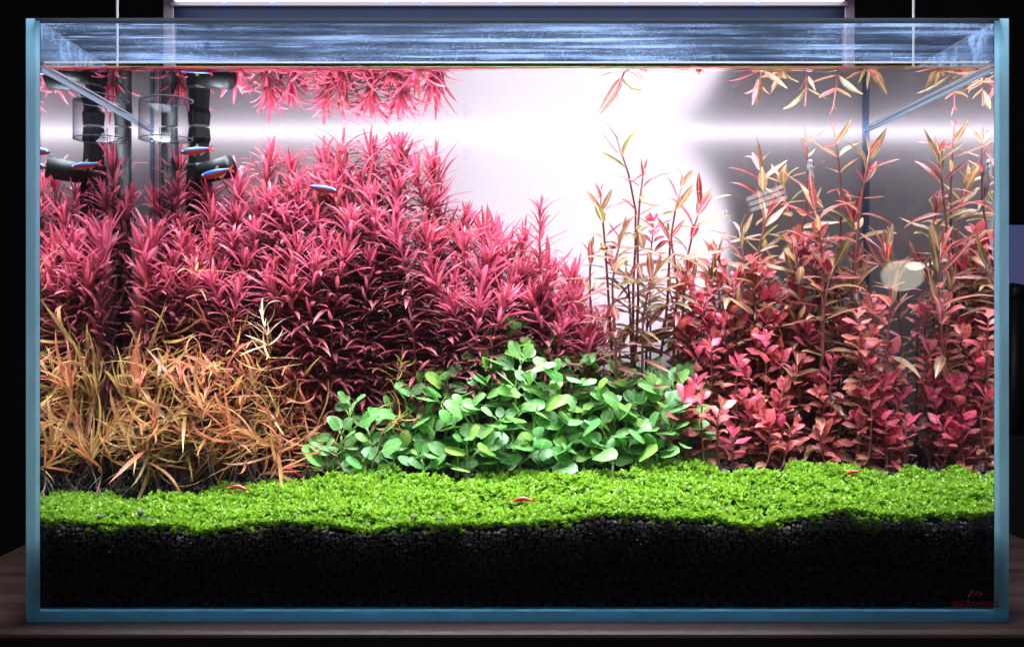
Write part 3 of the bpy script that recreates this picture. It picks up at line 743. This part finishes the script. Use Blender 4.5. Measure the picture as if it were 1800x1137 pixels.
# ------------------------------------------------------------------ tall lance-leaved stems on the dexter side
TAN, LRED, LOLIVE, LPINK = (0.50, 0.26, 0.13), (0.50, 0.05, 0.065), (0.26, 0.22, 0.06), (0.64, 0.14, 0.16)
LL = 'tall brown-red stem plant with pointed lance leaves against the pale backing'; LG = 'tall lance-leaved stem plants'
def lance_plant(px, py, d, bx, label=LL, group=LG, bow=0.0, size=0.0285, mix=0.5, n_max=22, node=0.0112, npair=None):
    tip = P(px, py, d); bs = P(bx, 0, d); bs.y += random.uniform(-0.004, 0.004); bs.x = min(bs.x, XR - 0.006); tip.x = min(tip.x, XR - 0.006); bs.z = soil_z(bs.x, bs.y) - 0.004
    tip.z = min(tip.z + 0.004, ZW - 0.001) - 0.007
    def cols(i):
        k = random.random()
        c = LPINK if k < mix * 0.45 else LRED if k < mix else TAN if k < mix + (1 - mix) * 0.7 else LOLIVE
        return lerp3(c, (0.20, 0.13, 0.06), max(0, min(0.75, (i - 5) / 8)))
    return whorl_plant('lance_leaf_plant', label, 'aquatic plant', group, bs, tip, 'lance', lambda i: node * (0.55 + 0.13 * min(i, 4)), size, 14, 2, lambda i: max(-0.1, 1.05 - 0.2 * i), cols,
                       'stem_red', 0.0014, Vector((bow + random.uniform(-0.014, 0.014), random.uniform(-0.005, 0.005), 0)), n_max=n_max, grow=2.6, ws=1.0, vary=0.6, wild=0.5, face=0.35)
lp = [(1085, 238, .80, 1080, .002, .6), (1132, 290, .785, 1128, -.003, .5), (1055, 330, .79, 1085, .002, .4), (1200, 312, .80, 1165, .004, .6), (1175, 400, .79, 1160, 0, .5), (1235, 345, .83, 1190, .003, .4), (1095, 400, .77, 1110, 0, .45),
      (1335, 280, .83, 1320, .002, .3), (1300, 400, .81, 1290, 0, .35), (1350, 360, .79, 1330, 0, .3), (1415, 195, .80, 1320, .006, .45), (1465, 212, .80, 1430, .004, .45), (1430, 350, .77, 1430, 0, .4),
      (1528, 262, .78, 1490, .003, .85), (1500, 370, .80, 1480, .002, .5), (1395, 440, .78, 1380, 0, .25), (1470, 450, .77, 1450, .002, .2), (1260, 440, .80, 1250, 0, .35), (1555, 420, .765, 1530, 0, .5), (1370, 300, .84, 1360, 0, .35), (1040, 430, .80, 1060, 0, .4), (1150, 470, .77, 1140, 0, .35), (1210, 470, .81, 1200, 0, .3)]
def lance_label(px, py):
    if py < 270: return 'very tall lance-leaved stem with its tip up at the water surface'
    if px < 1220: return 'lance-leaved stem standing against the glowing white part of the backing'
    if px > 1480: return 'red-topped lance-leaved stem beside the blue corner seam of the tank'
    return 'tan and red lance-leaved stem standing against the grey part of the backing'
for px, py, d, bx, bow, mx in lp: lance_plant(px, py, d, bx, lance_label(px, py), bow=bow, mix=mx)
for i in range(13):
    px = 1060 + 38 * i + random.uniform(-12, 12); py = random.uniform(440, 560); d = random.uniform(.78, .84)
    lance_plant(px, py, d, px + random.uniform(-25, 25), 'short olive-brown lance-leaved stem filling the base of the taller stems', 'short lance-leaved stems', mix=0.2, size=0.024)

# ------------------------------------------------------------------ pink round-leaved plants in front of them
PK, PK2, BRN = (0.86, 0.105, 0.20), (0.78, 0.17, 0.16), (0.34, 0.13, 0.075)
PL = 'pink-red bushy plant with paired rounded leaves and brownish lower leaves'; PG = 'pink round-leaved plants'
def pink_plant(px, py, d, label=PL, group=PG, size=0.0150, lean=0.0, n_max=13, tone=None):
    d = D0 + 0.100 + (d - 0.68) * 0.66; tip = P(px, py, d); tip.z += 0.004
    if tip.x > XR - 0.008: tip.x = 2 * XR - 0.016 - tip.x
    bs = Vector((tip.x + lean, tip.y + random.uniform(-0.003, 0.005), 0)); bs.x = min(bs.x, XR - 0.005); bs.z = soil_z(bs.x, bs.y) - 0.003
    c1 = tone or (PK if random.random() < 0.65 else PK2)
    def cols(i): return lerp3(c1, BRN, max(0, min(1, (i - 2) / 4.5)))
    return whorl_plant('round_leaf_plant', label, 'aquatic plant', group, bs, tip, 'pink', lambda i: 0.0034 + 0.0009 * min(i, 4), size, 10, 2, lambda i: max(0.05, 1.05 - 0.2 * i), cols, 'stem_red', 0.0010,
                       Vector((random.uniform(-0.006, 0.006), random.uniform(-0.003, 0.003), 0)), n_max=n_max, grow=2.4, vary=0.35, wild=0.4, face=0.55)
pp = [(1150, 395, .78), (1320, 465, .765), (1290, 500, .755), (1400, 425, .76), (1435, 415, .76), (1235, 540, .75), (1375, 520, .75), (1345, 560, .745), (1215, 520, .765), (1270, 570, .74),
      (1250, 610, .725), (1345, 600, .725), (1300, 640, .72), (1465, 640, .71), (1410, 640, .725), (1380, 680, .705), (1440, 700, .70), (1235, 705, .69), (1205, 700, .695), (1270, 730, .70), (1310, 700, .705),
      (1505, 745, .685), (1340, 745, .69), (1400, 750, .685), (1450, 760, .685), (1290, 770, .685), (1560, 640, .73), (1600, 620, .72), (1625, 535, .725), (1540, 690, .71), (1590, 700, .70), (1640, 680, .695),
      (1550, 750, .69), (1610, 750, .685), (1660, 740, .682), (1680, 650, .69), (1695, 700, .680), (1500, 690, .72), (1420, 590, .735), (1480, 580, .745), (1520, 610, .74), (1230, 620, .74), (1200, 580, .755), (1570, 770, .683), (1640, 775, .68), (1360, 640, .735), (1365, 790, .69), (1470, 790, .69),
      (1700, 560, .686), (1690, 610, .689), (1650, 590, .70)]
def pink_label(px, py, d):
    if py < 480: return 'tall pink round-leaved stem lifting its head between the lance-leaved stems'
    if d < 0.70: return 'low pink-red round-leaved plant with salmon-brown leaves bordering the carpet'
    if px > 1550: return 'pink round-leaved plant growing against the side pane that mirrors it'
    if px < 1290: return 'pink-red round-leaved plant next to the broad green clump'
    return 'pink-red round-leaved plant in the thick of the pink bed under the lance-leaved stems'
for px, py, d in pp: pink_plant(px, py, d, pink_label(px, py, d), size=random.uniform(0.0115, 0.0152))
for _ in range(24):
    px = random.uniform(1195, 1610); py = random.uniform(500, 775); d = 0.77 - (py - 480) / 300 * 0.08
    pink_plant(px, py, d, pink_label(px, py, d), size=random.uniform(0.011, 0.0145))
for _ in range(30):
    px = random.uniform(1200, 1470); py = random.uniform(430, 600); d = 0.775 - (py - 430) / 170 * 0.03
    pink_plant(px, py, d, pink_label(px, py, d), size=random.uniform(0.011, 0.0145), n_max=18)
pink_plant(1270, 720, 0.675, 'salmon rosette of a round-leaved plant resting beside the green clump', None, 0.013, n_max=5, tone=(0.72, 0.24, 0.17))

# ------------------------------------------------------------------ carpet of tiny leaves
def carpet():
    LV, LF = leaf_arr(0.62, p_spoon, 2, 0.7, 0.2)
    nl = len(LV); Vs = []; Ms = []
    n_s = 0
    while n_s < 10500:
        x = random.uniform(XL + 0.001, XR - 0.001); y = random.uniform(0.0, 1.0) ** 1.25 * 0.108
        edge = 0.092 + 0.010 * math.sin(x * 60) + 0.006 * math.sin(x * 171 + 1)
        if x < -0.13: edge -= 0.022 * min(1, (-0.13 - x) / 0.05)
        if y > edge: continue
        y = max(0.0034 + 0.0022 * math.sin(x * 210) * math.sin(x * 77) + random.uniform(-0.0012, 0.0012), y, 0.001); n_s += 1
        px = VX + x * FPX / (D0 + y)
        hgt = random.uniform(0.0006, 0.0056) + 0.0012 * math.sin(x * 90 + y * 140) + 0.001 * math.sin(x * 37 - y * 90)
        zb_ = soil_z(x, y)
        hgt *= 0.30 + 0.70 * min(1, y / 0.014)
        if y < 0.008: hgt = random.uniform(0.0014, 0.0034)
        if n_s % 80 == 0:                                # sprigs creeping down the glass in uneven tufts
            x = random.uniform(XL + 0.002, XR - 0.002); y = random.uniform(0.0012, 0.0028)
            drop = max(0.0, 0.5 + 0.5 * math.sin(x * 83 + 1.3) * math.sin(x * 31)) * 0.0042
            if random.random() < 0.35: x = random.gauss(0.2375, 0.006); drop = 0.009
            zb_ = front_z(x); hgt = 0.0008 - drop * random.random()
        c = Vector((x, y, zb_ + hgt)); ph = random.uniform(0, 6.28); k = random.choice((6, 7, 8, 9))
        tilt = Vector((random.uniform(-0.35, 0.35), random.uniform(-0.45, 0.25), 1)).normalized()
        ax = tilt.orthogonal().normalized(); ay = tilt.cross(ax)
        for q in range(k):
            a = ph + q * 2.4; e = 1.1 - 1.1 * q / k + random.uniform(-0.2, 0.2)
            dr = (ax * math.cos(a) + ay * math.sin(a)) * math.cos(e) + tilt * math.sin(e)
            Ms.append(np.array(leaf_matrix(c - tilt * 0.0002 * q, dr, tilt, random.uniform(0.0024, 0.0042), random.uniform(0.9, 1.2))))
    Ms = np.array(Ms)
    V = np.einsum('nij,vj->nvi', Ms[:, :3, :3], LV) + Ms[:, None, :3, 3]
    V[:, :, 1] = np.maximum(V[:, :, 1], 0.0008); V[:, :, 0] = np.clip(V[:, :, 0], XL + 0.0004, XR - 0.0004)
    F = LF[None] + (np.arange(len(Ms)) * nl)[:, None, None]
    me = mesh_fast('carpet_plants', V.reshape(-1, 3), F.reshape(-1, 4), 'carpet_sprig')
    # per-leaf pigment variation
    at = me.color_attributes.new('tone', 'FLOAT_COLOR', 'POINT')
    tone = np.repeat(np.clip(np.random.normal(0.5, 0.22, len(Ms)), 0, 1), nl)
    colr = np.stack([tone, tone, tone, np.ones_like(tone)], 1).astype(np.float32); at.data.foreach_set('color', colr.ravel())
    o = obj('carpet_plants', me); tag(o, 'low carpet of tiny bright green leaves covering the soil', 'carpet plant', kind='stuff')
m, nt, out = new_mat('carpet_sprig')
at = N(nt, 'ShaderNodeAttribute', attribute_name='tone'); cr = N(nt, 'ShaderNodeValToRGB')
cr.color_ramp.elements[0].color = (0.09, 0.22, 0.010, 1); cr.color_ramp.elements[1].color = (0.30, 0.51, 0.03, 1); L(nt, at.outputs['Fac'], cr.inputs[0])
p = N(nt, 'ShaderNodeBsdfPrincipled'); p.inputs['Roughness'].default_value = 0.4; t = N(nt, 'ShaderNodeBsdfTranslucent')
L(nt, cr.outputs[0], p.inputs['Base Color']); L(nt, cr.outputs[0], t.inputs[0])
ms = N(nt, 'ShaderNodeMixShader'); ms.inputs[0].default_value = 0.4; L(nt, p.outputs[0], ms.inputs[1]); L(nt, t.outputs[0], ms.inputs[2]); L(nt, ms.outputs[0], out.inputs[0])
carpet()

# ------------------------------------------------------------------ filter and glass skimmer
sk = empty('glass_skimmer', P(292, 350, 0.814)); tag(sk, 'clear glass surface skimmer cup on a clear tube', 'skimmer')
c0 = P(292, 212, 0.814); c0.z = ZW
def rel(mb, o):
    l = o.location; mb.V = [(v[0]-l.x, v[1]-l.y, v[2]-l.z) for v in mb.V]; return mb
rel(MB().lathe([(0.0206, 0.0006), (0.0206, -0.0150), (0.0100, -0.0158)], c0, 40), sk).build('cup', 'clear_glass', sk, True)
rel(MB().lathe([(0.0208, 0.0010), (0.0202, 0.0010), (0.0202, 0.0004), (0.0208, 0.0004)], c0, 40, True), sk).build('rim', 'skimmer_rim', sk, True)
rel(MB().lathe([(0.0208, -0.0150), (0.0200, -0.0150), (0.0200, -0.0156), (0.0208, -0.0156)], c0, 40, True), sk).build('rim', 'skimmer_rim', sk, True)
rel(MB().lathe([(0.0098, -0.0155), (0.0098, -0.17)], c0, 28), sk).build('outer_tube', 'clear_glass', sk, True)
rel(MB().lathe([(0.0052, -0.006), (0.0052, -0.17)], c0, 20), sk).build('inner_tube', 'clear_glass', sk, True)
fi = empty('internal_filter', P(350, 420, 0.845)); tag(fi, 'black internal filter with an angled outlet nozzle by the glass skimmer', 'filter')
d = 0.845
b0 = P(350, 250, d); b1 = P(350, 560, d)
mb = MB(); zs = [(ZW - 0.001, 0.0085), (ZW - 0.010, 0.0095), (ZW - 0.014, 0.0080), (ZW - 0.030, 0.0090), (ZW - 0.032, 0.0105), (ZW - 0.06, 0.0112), (0.11, 0.0120)]
rel(mb.tube([(b0.x, b0.y, z) for z, r in zs], [r for z, r in zs], 8), fi).build('body', 'black_plastic', fi, False)
n0 = P(352, 306, d - 0.008); n1 = P(404, 293, d - 0.020)
ax = (n1 - n0)
rel(MB().tube([n0, n0 + ax*0.3, n1, n1 + ax*0.02, n1 - ax*0.35], [0.0075, 0.0086, 0.0090, 0.0072, 0.0066], 22, True), fi).build('nozzle', 'black_plastic', fi, True)
pA = P(298, 250, d); rel(MB().tube([(pA.x, pA.y, ZW - 0.001), (pA.x, pA.y, 0.11)], 0.0066, 14), fi).build('intake_pipe', 'black_plastic', fi, True)
rel(MB().tube([(pA.x, pA.y, 0.255), (b0.x, b0.y, 0.255)], 0.005, 10), fi).build('connector', 'black_plastic', fi, True)

# ------------------------------------------------------------------ fish
m, nt, out = new_mat('tetra_skin')
tc = N(nt, 'ShaderNodeTexCoord'); sx = N(nt, 'ShaderNodeSeparateXYZ'); L(nt, tc.outputs['Object'], sx.inputs[0])
cr = N(nt, 'ShaderNodeValToRGB'); cr.color_ramp.interpolation = 'EASE'
els = cr.color_ramp.elements
els[0].position = 0.0; els[0].color = (0.40, 0.05, 0.03, 1); els[1].position = 1.0; els[1].color = (0.03, 0.05, 0.09, 1)
for pos, cl in ((0.40, (0.36, 0.03, 0.02)), (0.53, (0.20, 0.012, 0.02)), (0.58, (0.012, 0.085, 0.38)), (0.78, (0.02, 0.14, 0.50)), (0.86, (0.008, 0.012, 0.04))):
    e = els.new(pos); e.color = (*cl, 1)
mr = N(nt, 'ShaderNodeMapRange'); mr.inputs[1].default_value = -0.16; mr.inputs[2].default_value = 0.16; L(nt, sx.outputs[2], mr.inputs[0]); L(nt, mr.outputs[0], cr.inputs[0])
p = N(nt, 'ShaderNodeBsdfPrincipled'); p.inputs['Roughness'].default_value = 0.25; p.inputs['Metallic'].default_value = 0.25; L(nt, cr.outputs[0], p.inputs['Base Color']); L(nt, p.outputs[0], out.inputs[0])
m, nt, out = new_mat('fin_clear')
df = N(nt, 'ShaderNodeBsdfDiffuse'); df.inputs[0].default_value = (0.6, 0.3, 0.3, 1); tr = N(nt, 'ShaderNodeBsdfTransparent'); ms = N(nt, 'ShaderNodeMixShader'); ms.inputs[0].default_value = 0.35
L(nt, tr.outputs[0], ms.inputs[1]); L(nt, df.outputs[0], ms.inputs[2]); L(nt, ms.outputs[0], out.inputs[0])
simple('eye_black', (0.004, 0.004, 0.006), 0.1); simple('eye_ring', (0.25, 0.55, 0.8), 0.2, 0.4)
def loft(secs, n=14):
    """secs: (x, zc, half height, half width)"""
    V = []; F = []
    for x, zc, h, wd in secs:
        for j in range(n):
            a = 2*math.pi*j/n; V.append((x, wd*math.cos(a), zc + h*math.sin(a)))
    k = len(secs)
    F = [(i*n+j, (i+1)*n+j, (i+1)*n+(j+1) % n, i*n+(j+1) % n) for i in range(k-1) for j in range(n)]
    F += [tuple(range(n)), tuple((k-1)*n+j for j in reversed(range(n)))]
    mb = MB(); mb.add(V, F); return mb
def fin(pts, th=0.006):
    mb = MB(); n = len(pts); V = [(x, -th/2, z) for x, z in pts] + [(x, th/2, z) for x, z in pts]
    mb.add(V, [tuple(range(n)), tuple(range(2*n-1, n-1, -1))] + [(i, i+n, (i+1) % n+n, (i+1) % n) for i in range(n)]); return mb
# head towards +x, unit length
TB = loft([(0.50, 0.0, 0.004, 0.003), (0.485, 0.0, 0.03, 0.022), (0.44, 0.003, 0.062, 0.042), (0.36, 0.004, 0.092, 0.055), (0.22, 0.0, 0.118, 0.06), (0.08, -0.006, 0.122, 0.056), (-0.08, -0.002, 0.100, 0.045), (-0.22, 0.006, 0.068, 0.03), (-0.33, 0.010, 0.045, 0.018), (-0.36, 0.010, 0.045, 0.008)]).mesh('tetra_body', 'tetra_skin', True)
simple('fin_red', (0.6, 0.05, 0.04), 0.4)
TT = fin([(-0.34, 0.045), (-0.50, 0.13), (-0.47, 0.05), (-0.42, 0.010), (-0.47, -0.03), (-0.50, -0.11), (-0.34, -0.025)]).mesh('tail_fin', 'fin_red')
TD = fin([(0.06, 0.112), (-0.02, 0.20), (-0.08, 0.185), (-0.06, 0.10)]).mesh('dorsal_fin', 'fin_clear')
TA = fin([(-0.06, -0.098), (-0.10, -0.17), (-0.24, -0.09), (-0.24, -0.055)]).mesh('anal_fin', 'fin_clear')
TV = fin([(0.14, -0.118), (0.06, -0.18), (0.05, -0.12)]).mesh('pelvic_fin', 'fin_clear')
def sph(r, nm, mat, flat=1.0):
    V, F = ico(2); return mesh_fast(nm, V * r * np.array([1, flat, 1]), F, mat)
EY = sph(0.030, 'eye', 'eye_ring', 0.5); EP = sph(0.018, 'pupil', 'eye_black', 0.5)
def tetra(px, py, d, length_px, head, pitch, label, yaw=0):
    c = P(px, py, d); r = empty('tetra_fish', c); tag(r, label, 'fish', 'neon tetras')
    s = length_px / FPX * d; r.scale = (s, s, s); r.rotation_euler = (0, R(-pitch if head > 0 else -pitch), R((0 if head > 0 else 180) + yaw))
    for nm, me in (('body', TB), ('tail_fin', TT), ('dorsal_fin', TD), ('anal_fin', TA), ('pelvic_fin', TV)): obj(nm, me, r)
    for sgn in (-1, 1):
        e = obj('eye', EY, r); e.location = (0.425, sgn*0.043, 0.018); q = obj('pupil', EP, e); q.location = (0.002, sgn*0.009, 0)
tetra(346, 265, .775, 58, -1, -8, 'neon tetra with blue stripe swimming level beside the black filter body', 8)
tetra(382, 304, .745, 62, -1, -12, 'neon tetra with blue stripe just under the black outlet nozzle', -6)
tetra(565, 332, .755, 56, 1, -9, 'neon tetra with blue stripe among the rose leaves, alone and heading away from the filter', 6)
tetra(152, 291, .672, 54, -1, -9, 'neon tetra with blue stripe and red belly close to the side pane', 10)
# sucker catfish clinging upright
m, nt, out = new_mat('catfish_skin')
tc = N(nt, 'ShaderNodeTexCoord'); nz = N(nt, 'ShaderNodeTexNoise'); nz.inputs['Scale'].default_value = 9; nz.inputs['Detail'].default_value = 4; L(nt, tc.outputs['Object'], nz.inputs['Vector'])
cr = N(nt, 'ShaderNodeValToRGB'); cr.color_ramp.elements[0].position = 0.38; cr.color_ramp.elements[0].color = (0.03, 0.03, 0.035, 1); cr.color_ramp.elements[1].position = 0.66; cr.color_ramp.elements[1].color = (0.34, 0.31, 0.33, 1)
L(nt, nz.outputs[0], cr.inputs[0]); p = N(nt, 'ShaderNodeBsdfPrincipled'); p.inputs['Roughness'].default_value = 0.35; L(nt, cr.outputs[0], p.inputs['Base Color']); L(nt, p.outputs[0], out.inputs[0])
c = P(1427, 326, .79); ct = empty('sucker_catfish', c); tag(ct, 'small grey sucker catfish clinging upright among the lance-leaved stems', 'fish')
s = 92 / FPX * .79; ct.scale = (s, s, s); ct.rotation_euler = (R(0), R(-90), 0)
ct.rotation_euler = (Matrix.Rotation(R(-4), 3, 'Y') @ Matrix.Rotation(R(-90), 3, 'Y') @ Matrix.Rotation(R(90), 3, 'X')).to_euler()
loft([(0.50, 0, 0.02, 0.02), (0.47, 0, 0.055, 0.05), (0.40, 0, 0.075, 0.065), (0.28, 0, 0.085, 0.075), (0.14, 0, 0.078, 0.07), (0.0, 0, 0.06, 0.055), (-0.15, 0, 0.045, 0.04), (-0.30, 0, 0.030, 0.028), (-0.37, 0, 0.025, 0.02)]).build('body', 'catfish_skin', ct, True)
fin([(-0.35, 0.028), (-0.50, 0.05), (-0.46, 0.0), (-0.50, -0.05), (-0.35, -0.028)], 0.01).build('tail_fin', 'catfish_skin', ct)
for sg_ in (-1, 1):
    fin([(0.27, sg_*0.07), (0.16, sg_*0.15), (0.10, sg_*0.14), (0.18, sg_*0.065)], 0.01).build('side_fin', 'fin_clear', ct)
    e = sph(0.018, 'eye', 'eye_black'); o = obj('eye', e, ct); o.location = (0.40, -0.03, sg_*0.066)

# ------------------------------------------------------------------ shrimps
simple('shrimp_red', (0.55, 0.028, 0.02), 0.3, noise=(4, 0.4)); simple('shrimp_limb', (0.45, 0.05, 0.03), 0.4)
SB = MB(); pts = []; rads = []
for i in range(13):
    t = i / 12; pts.append((0.46 - 0.92*t, 0, 0.05 + 0.10*math.sin(math.pi*min(1, t*1.15)) - 0.12*max(0, t-0.6))); rads.append(0.02 + 0.085*math.sin(math.pi*min(1, (t*0.9+0.08)))**0.8)
SB.tube(pts, rads, 12); SBm = SB.mesh('shrimp_body', 'shrimp_red', True)
ST = fin([(-0.44, -0.01), (-0.56, 0.05), (-0.60, -0.03), (-0.57, -0.10), (-0.45, -0.06)], 0.05).mesh('shrimp_tail', 'shrimp_red')
SR = MB().tube([(0.42, 0, 0.08), (0.60, 0, 0.10)], [0.018, 0.003], 6).mesh('rostrum', 'shrimp_red', True)
SA = MB().tube([(0.44, 0.02, 0.07), (0.62, 0.06, 0.16), (0.85, 0.12, 0.12)], [0.006, 0.005, 0.003], 5).mesh('antenna', 'shrimp_limb', True)
SLg = MB().tube([(0, 0, 0), (0.03, 0.05, -0.08), (0.0, 0.07, -0.17)], [0.011, 0.009, 0.005], 5).mesh('shrimp_leg', 'shrimp_limb', True)
SE = sph(0.022, 'eye', 'eye_black')
def shrimp(px, py, y, length_px, rz, tilt, label):
    d = D0 + y; c = P(px, py, d); c.z = max(c.z, soil_z(c.x, c.y) + 0.0065); r = empty('red_shrimp', c); tag(r, label, 'shrimp', 'red shrimps')
    s = length_px / FPX * d; r.scale = (s, s, s); r.rotation_euler = (0, R(tilt), R(rz))
    obj('body', SBm, r); obj('tail_fan', ST, r); obj('rostrum', SR, r)
    for g_ in (-1, 1):
        a = obj('antenna', SA, r); a.scale = (1, g_, 1); e = obj('eye', SE, r); e.location = (0.42, g_*0.05, 0.10)
        for q in range(4): l = obj('leg', SLg, r); l.location = (0.26 - 0.12*q, g_*0.05, 0.02); l.scale = (1, g_, 1)
shrimp(418, 860, .058, 36, 170, 4, 'small red shrimp on the carpet in front of the needle-leaved tangle')
shrimp(505, 831, .088, 40, 190, -8, 'dark red shrimp in the shade at the far edge of the carpet')
shrimp(920, 882, .028, 36, 170, 8, 'bright red shrimp in the middle of the open carpet below the broad green leaves')
shrimp(1498, 841, .070, 28, 150, 28, 'bright red shrimp on the carpet below the pink round-leaved plants')

# ------------------------------------------------------------------ snails and bubbles
simple('snail_shell', (0.32, 0.20, 0.12), 0.35, noise=(3, 0.4))
m_ = MB(); prev = []
for i in range(40):
    a = i * 0.32; r_ = 0.35 * (1 - i/44); prev.append((r_*math.cos(a), -0.35*i/40, r_*math.sin(a)))
SN = MB().tube(prev, [0.30*(1 - i/46) for i in range(40)], 8).mesh('snail_shell', 'snail_shell', True)
for px, py, y, lab in ((1278, 897, .012, 'brown coiled snail on the carpet front by the dip in the soil'), (380, 893, .035, 'brown coiled snail on the carpet below the needle-leaved tangle'),
                       (558, 882, .04, 'brown coiled snail on the carpet below the gap of the broad green leaves'), (1098, 858, .055, 'brown coiled snail on the far carpet below the green clump')):
    r = obj('snail', SN); r.location = P(px, py, D0 + y); r.scale = (0.0022,)*3; r.rotation_euler = (R(random.uniform(-40, 40)), R(random.uniform(0, 90)), R(random.uniform(0, 180))); tag(r, lab, 'snail', 'snails on the carpet')

# ------------------------------------------------------------------ room lamp that mirrors in the front pane, neighbouring tank
# mirror position: the ray to the bright disc in the picture bounces at the front pane
def mirrored(px, py, dist):
    dd = D0 - G + dist; q = P(px, py, dd); return Vector((q.x, -G - dist, q.z)), dd
c, dd = mirrored(1588, 484, 1.5)
rl = empty('room_lamp', c); tag(rl, 'small round warm white ceiling lamp mirrored in the front glass', 'lamp')
r_ = 38 / FPX * dd
V = [(0, 0, 0)]
mb = MB(); n = 40
prof = [(0.001, 0.010), (r_*0.6, 0.008), (r_*0.92, 0.004), (r_, 0.0)]
VV_ = []; FF_ = []
for rr, yy in prof:
    for j in range(n): a = 2*math.pi*j/n; VV_.append((min(rr*math.cos(a), r_*0.98), yy, rr*math.sin(a)*0.72))
for i in range(3):
    for j in range(n): FF_.append((i*n+j, i*n+(j+1) % n, (i+1)*n+(j+1) % n, (i+1)*n+j))
mb.add(VV_, FF_); mb.build('shade', 'room_bulb', rl, True)
mb = MB(); VV_ = [(r_*0.45 + r_*0.42*math.cos(2*math.pi*j/24), 0.014, r_*0.42 + r_*0.20*math.sin(2*math.pi*j/24)) for j in range(24)]; mb.add(VV_, [tuple(range(24))]); mb.build('bulb', 'room_bulb_core', rl)

nt_ = empty('neighbouring_aquarium', P(1830, 700, 1.05)); tag(nt_, 'blue-lit neighbouring aquarium partly seen beyond the table end', 'aquarium')
emit('blue_backlight', (0.25, 0.27, 0.70), 0.22)
def npart(mb, name, mat, **k): return rel(mb, nt_).build(name, mat, nt_, **k)
a = P(1778, 380, 1.05); b = P(1990, 660, 1.05)
npart(MB().box((a.x, a.y + 0.10, b.z), (b.x, a.y + 0.104, a.z)), 'lit_backing', 'blue_backlight')
npart(MB().box((a.x - 0.02, a.y - 0.02, b.z - 0.20), (b.x, a.y + 0.12, b.z - 0.06)), 'stand', 'black_board')
q0 = P(1786, 510, 1.05); q1 = P(1786, 870, 1.05)
npart(MB().tube([q0, q1], 0.0075, 12), 'pipe', 'black_plastic', smooth=True)
npart(MB().tube([P(1776, 512, 1.05), P(1798, 516, 1.05)], 0.009, 12), 'pipe_elbow', 'black_plastic', smooth=True)
npart(MB().tube([P(1780, 590, 1.05), P(1830, 590, 1.05)], 0.005, 10), 'pipe_branch', 'black_plastic', smooth=True)

c, dd = mirrored(1348, 347, 1.3)
gp_ = empty('striped_panel', c); tag(gp_, 'small slanting striped glowing panel mirrored faintly in the front glass', 'panel')
emit('panel_stripe', (0.95, 0.85, 0.95), 8.0)
gp_.rotation_euler = (0, R(-20), 0)
k = dd / FPX
for q in range(3): MB().box((-33*k, 0, (q*10 - 15)*k), (33*k, 0.004, (q*10 - 8)*k)).build('lit_stripe', 'panel_stripe', gp_)
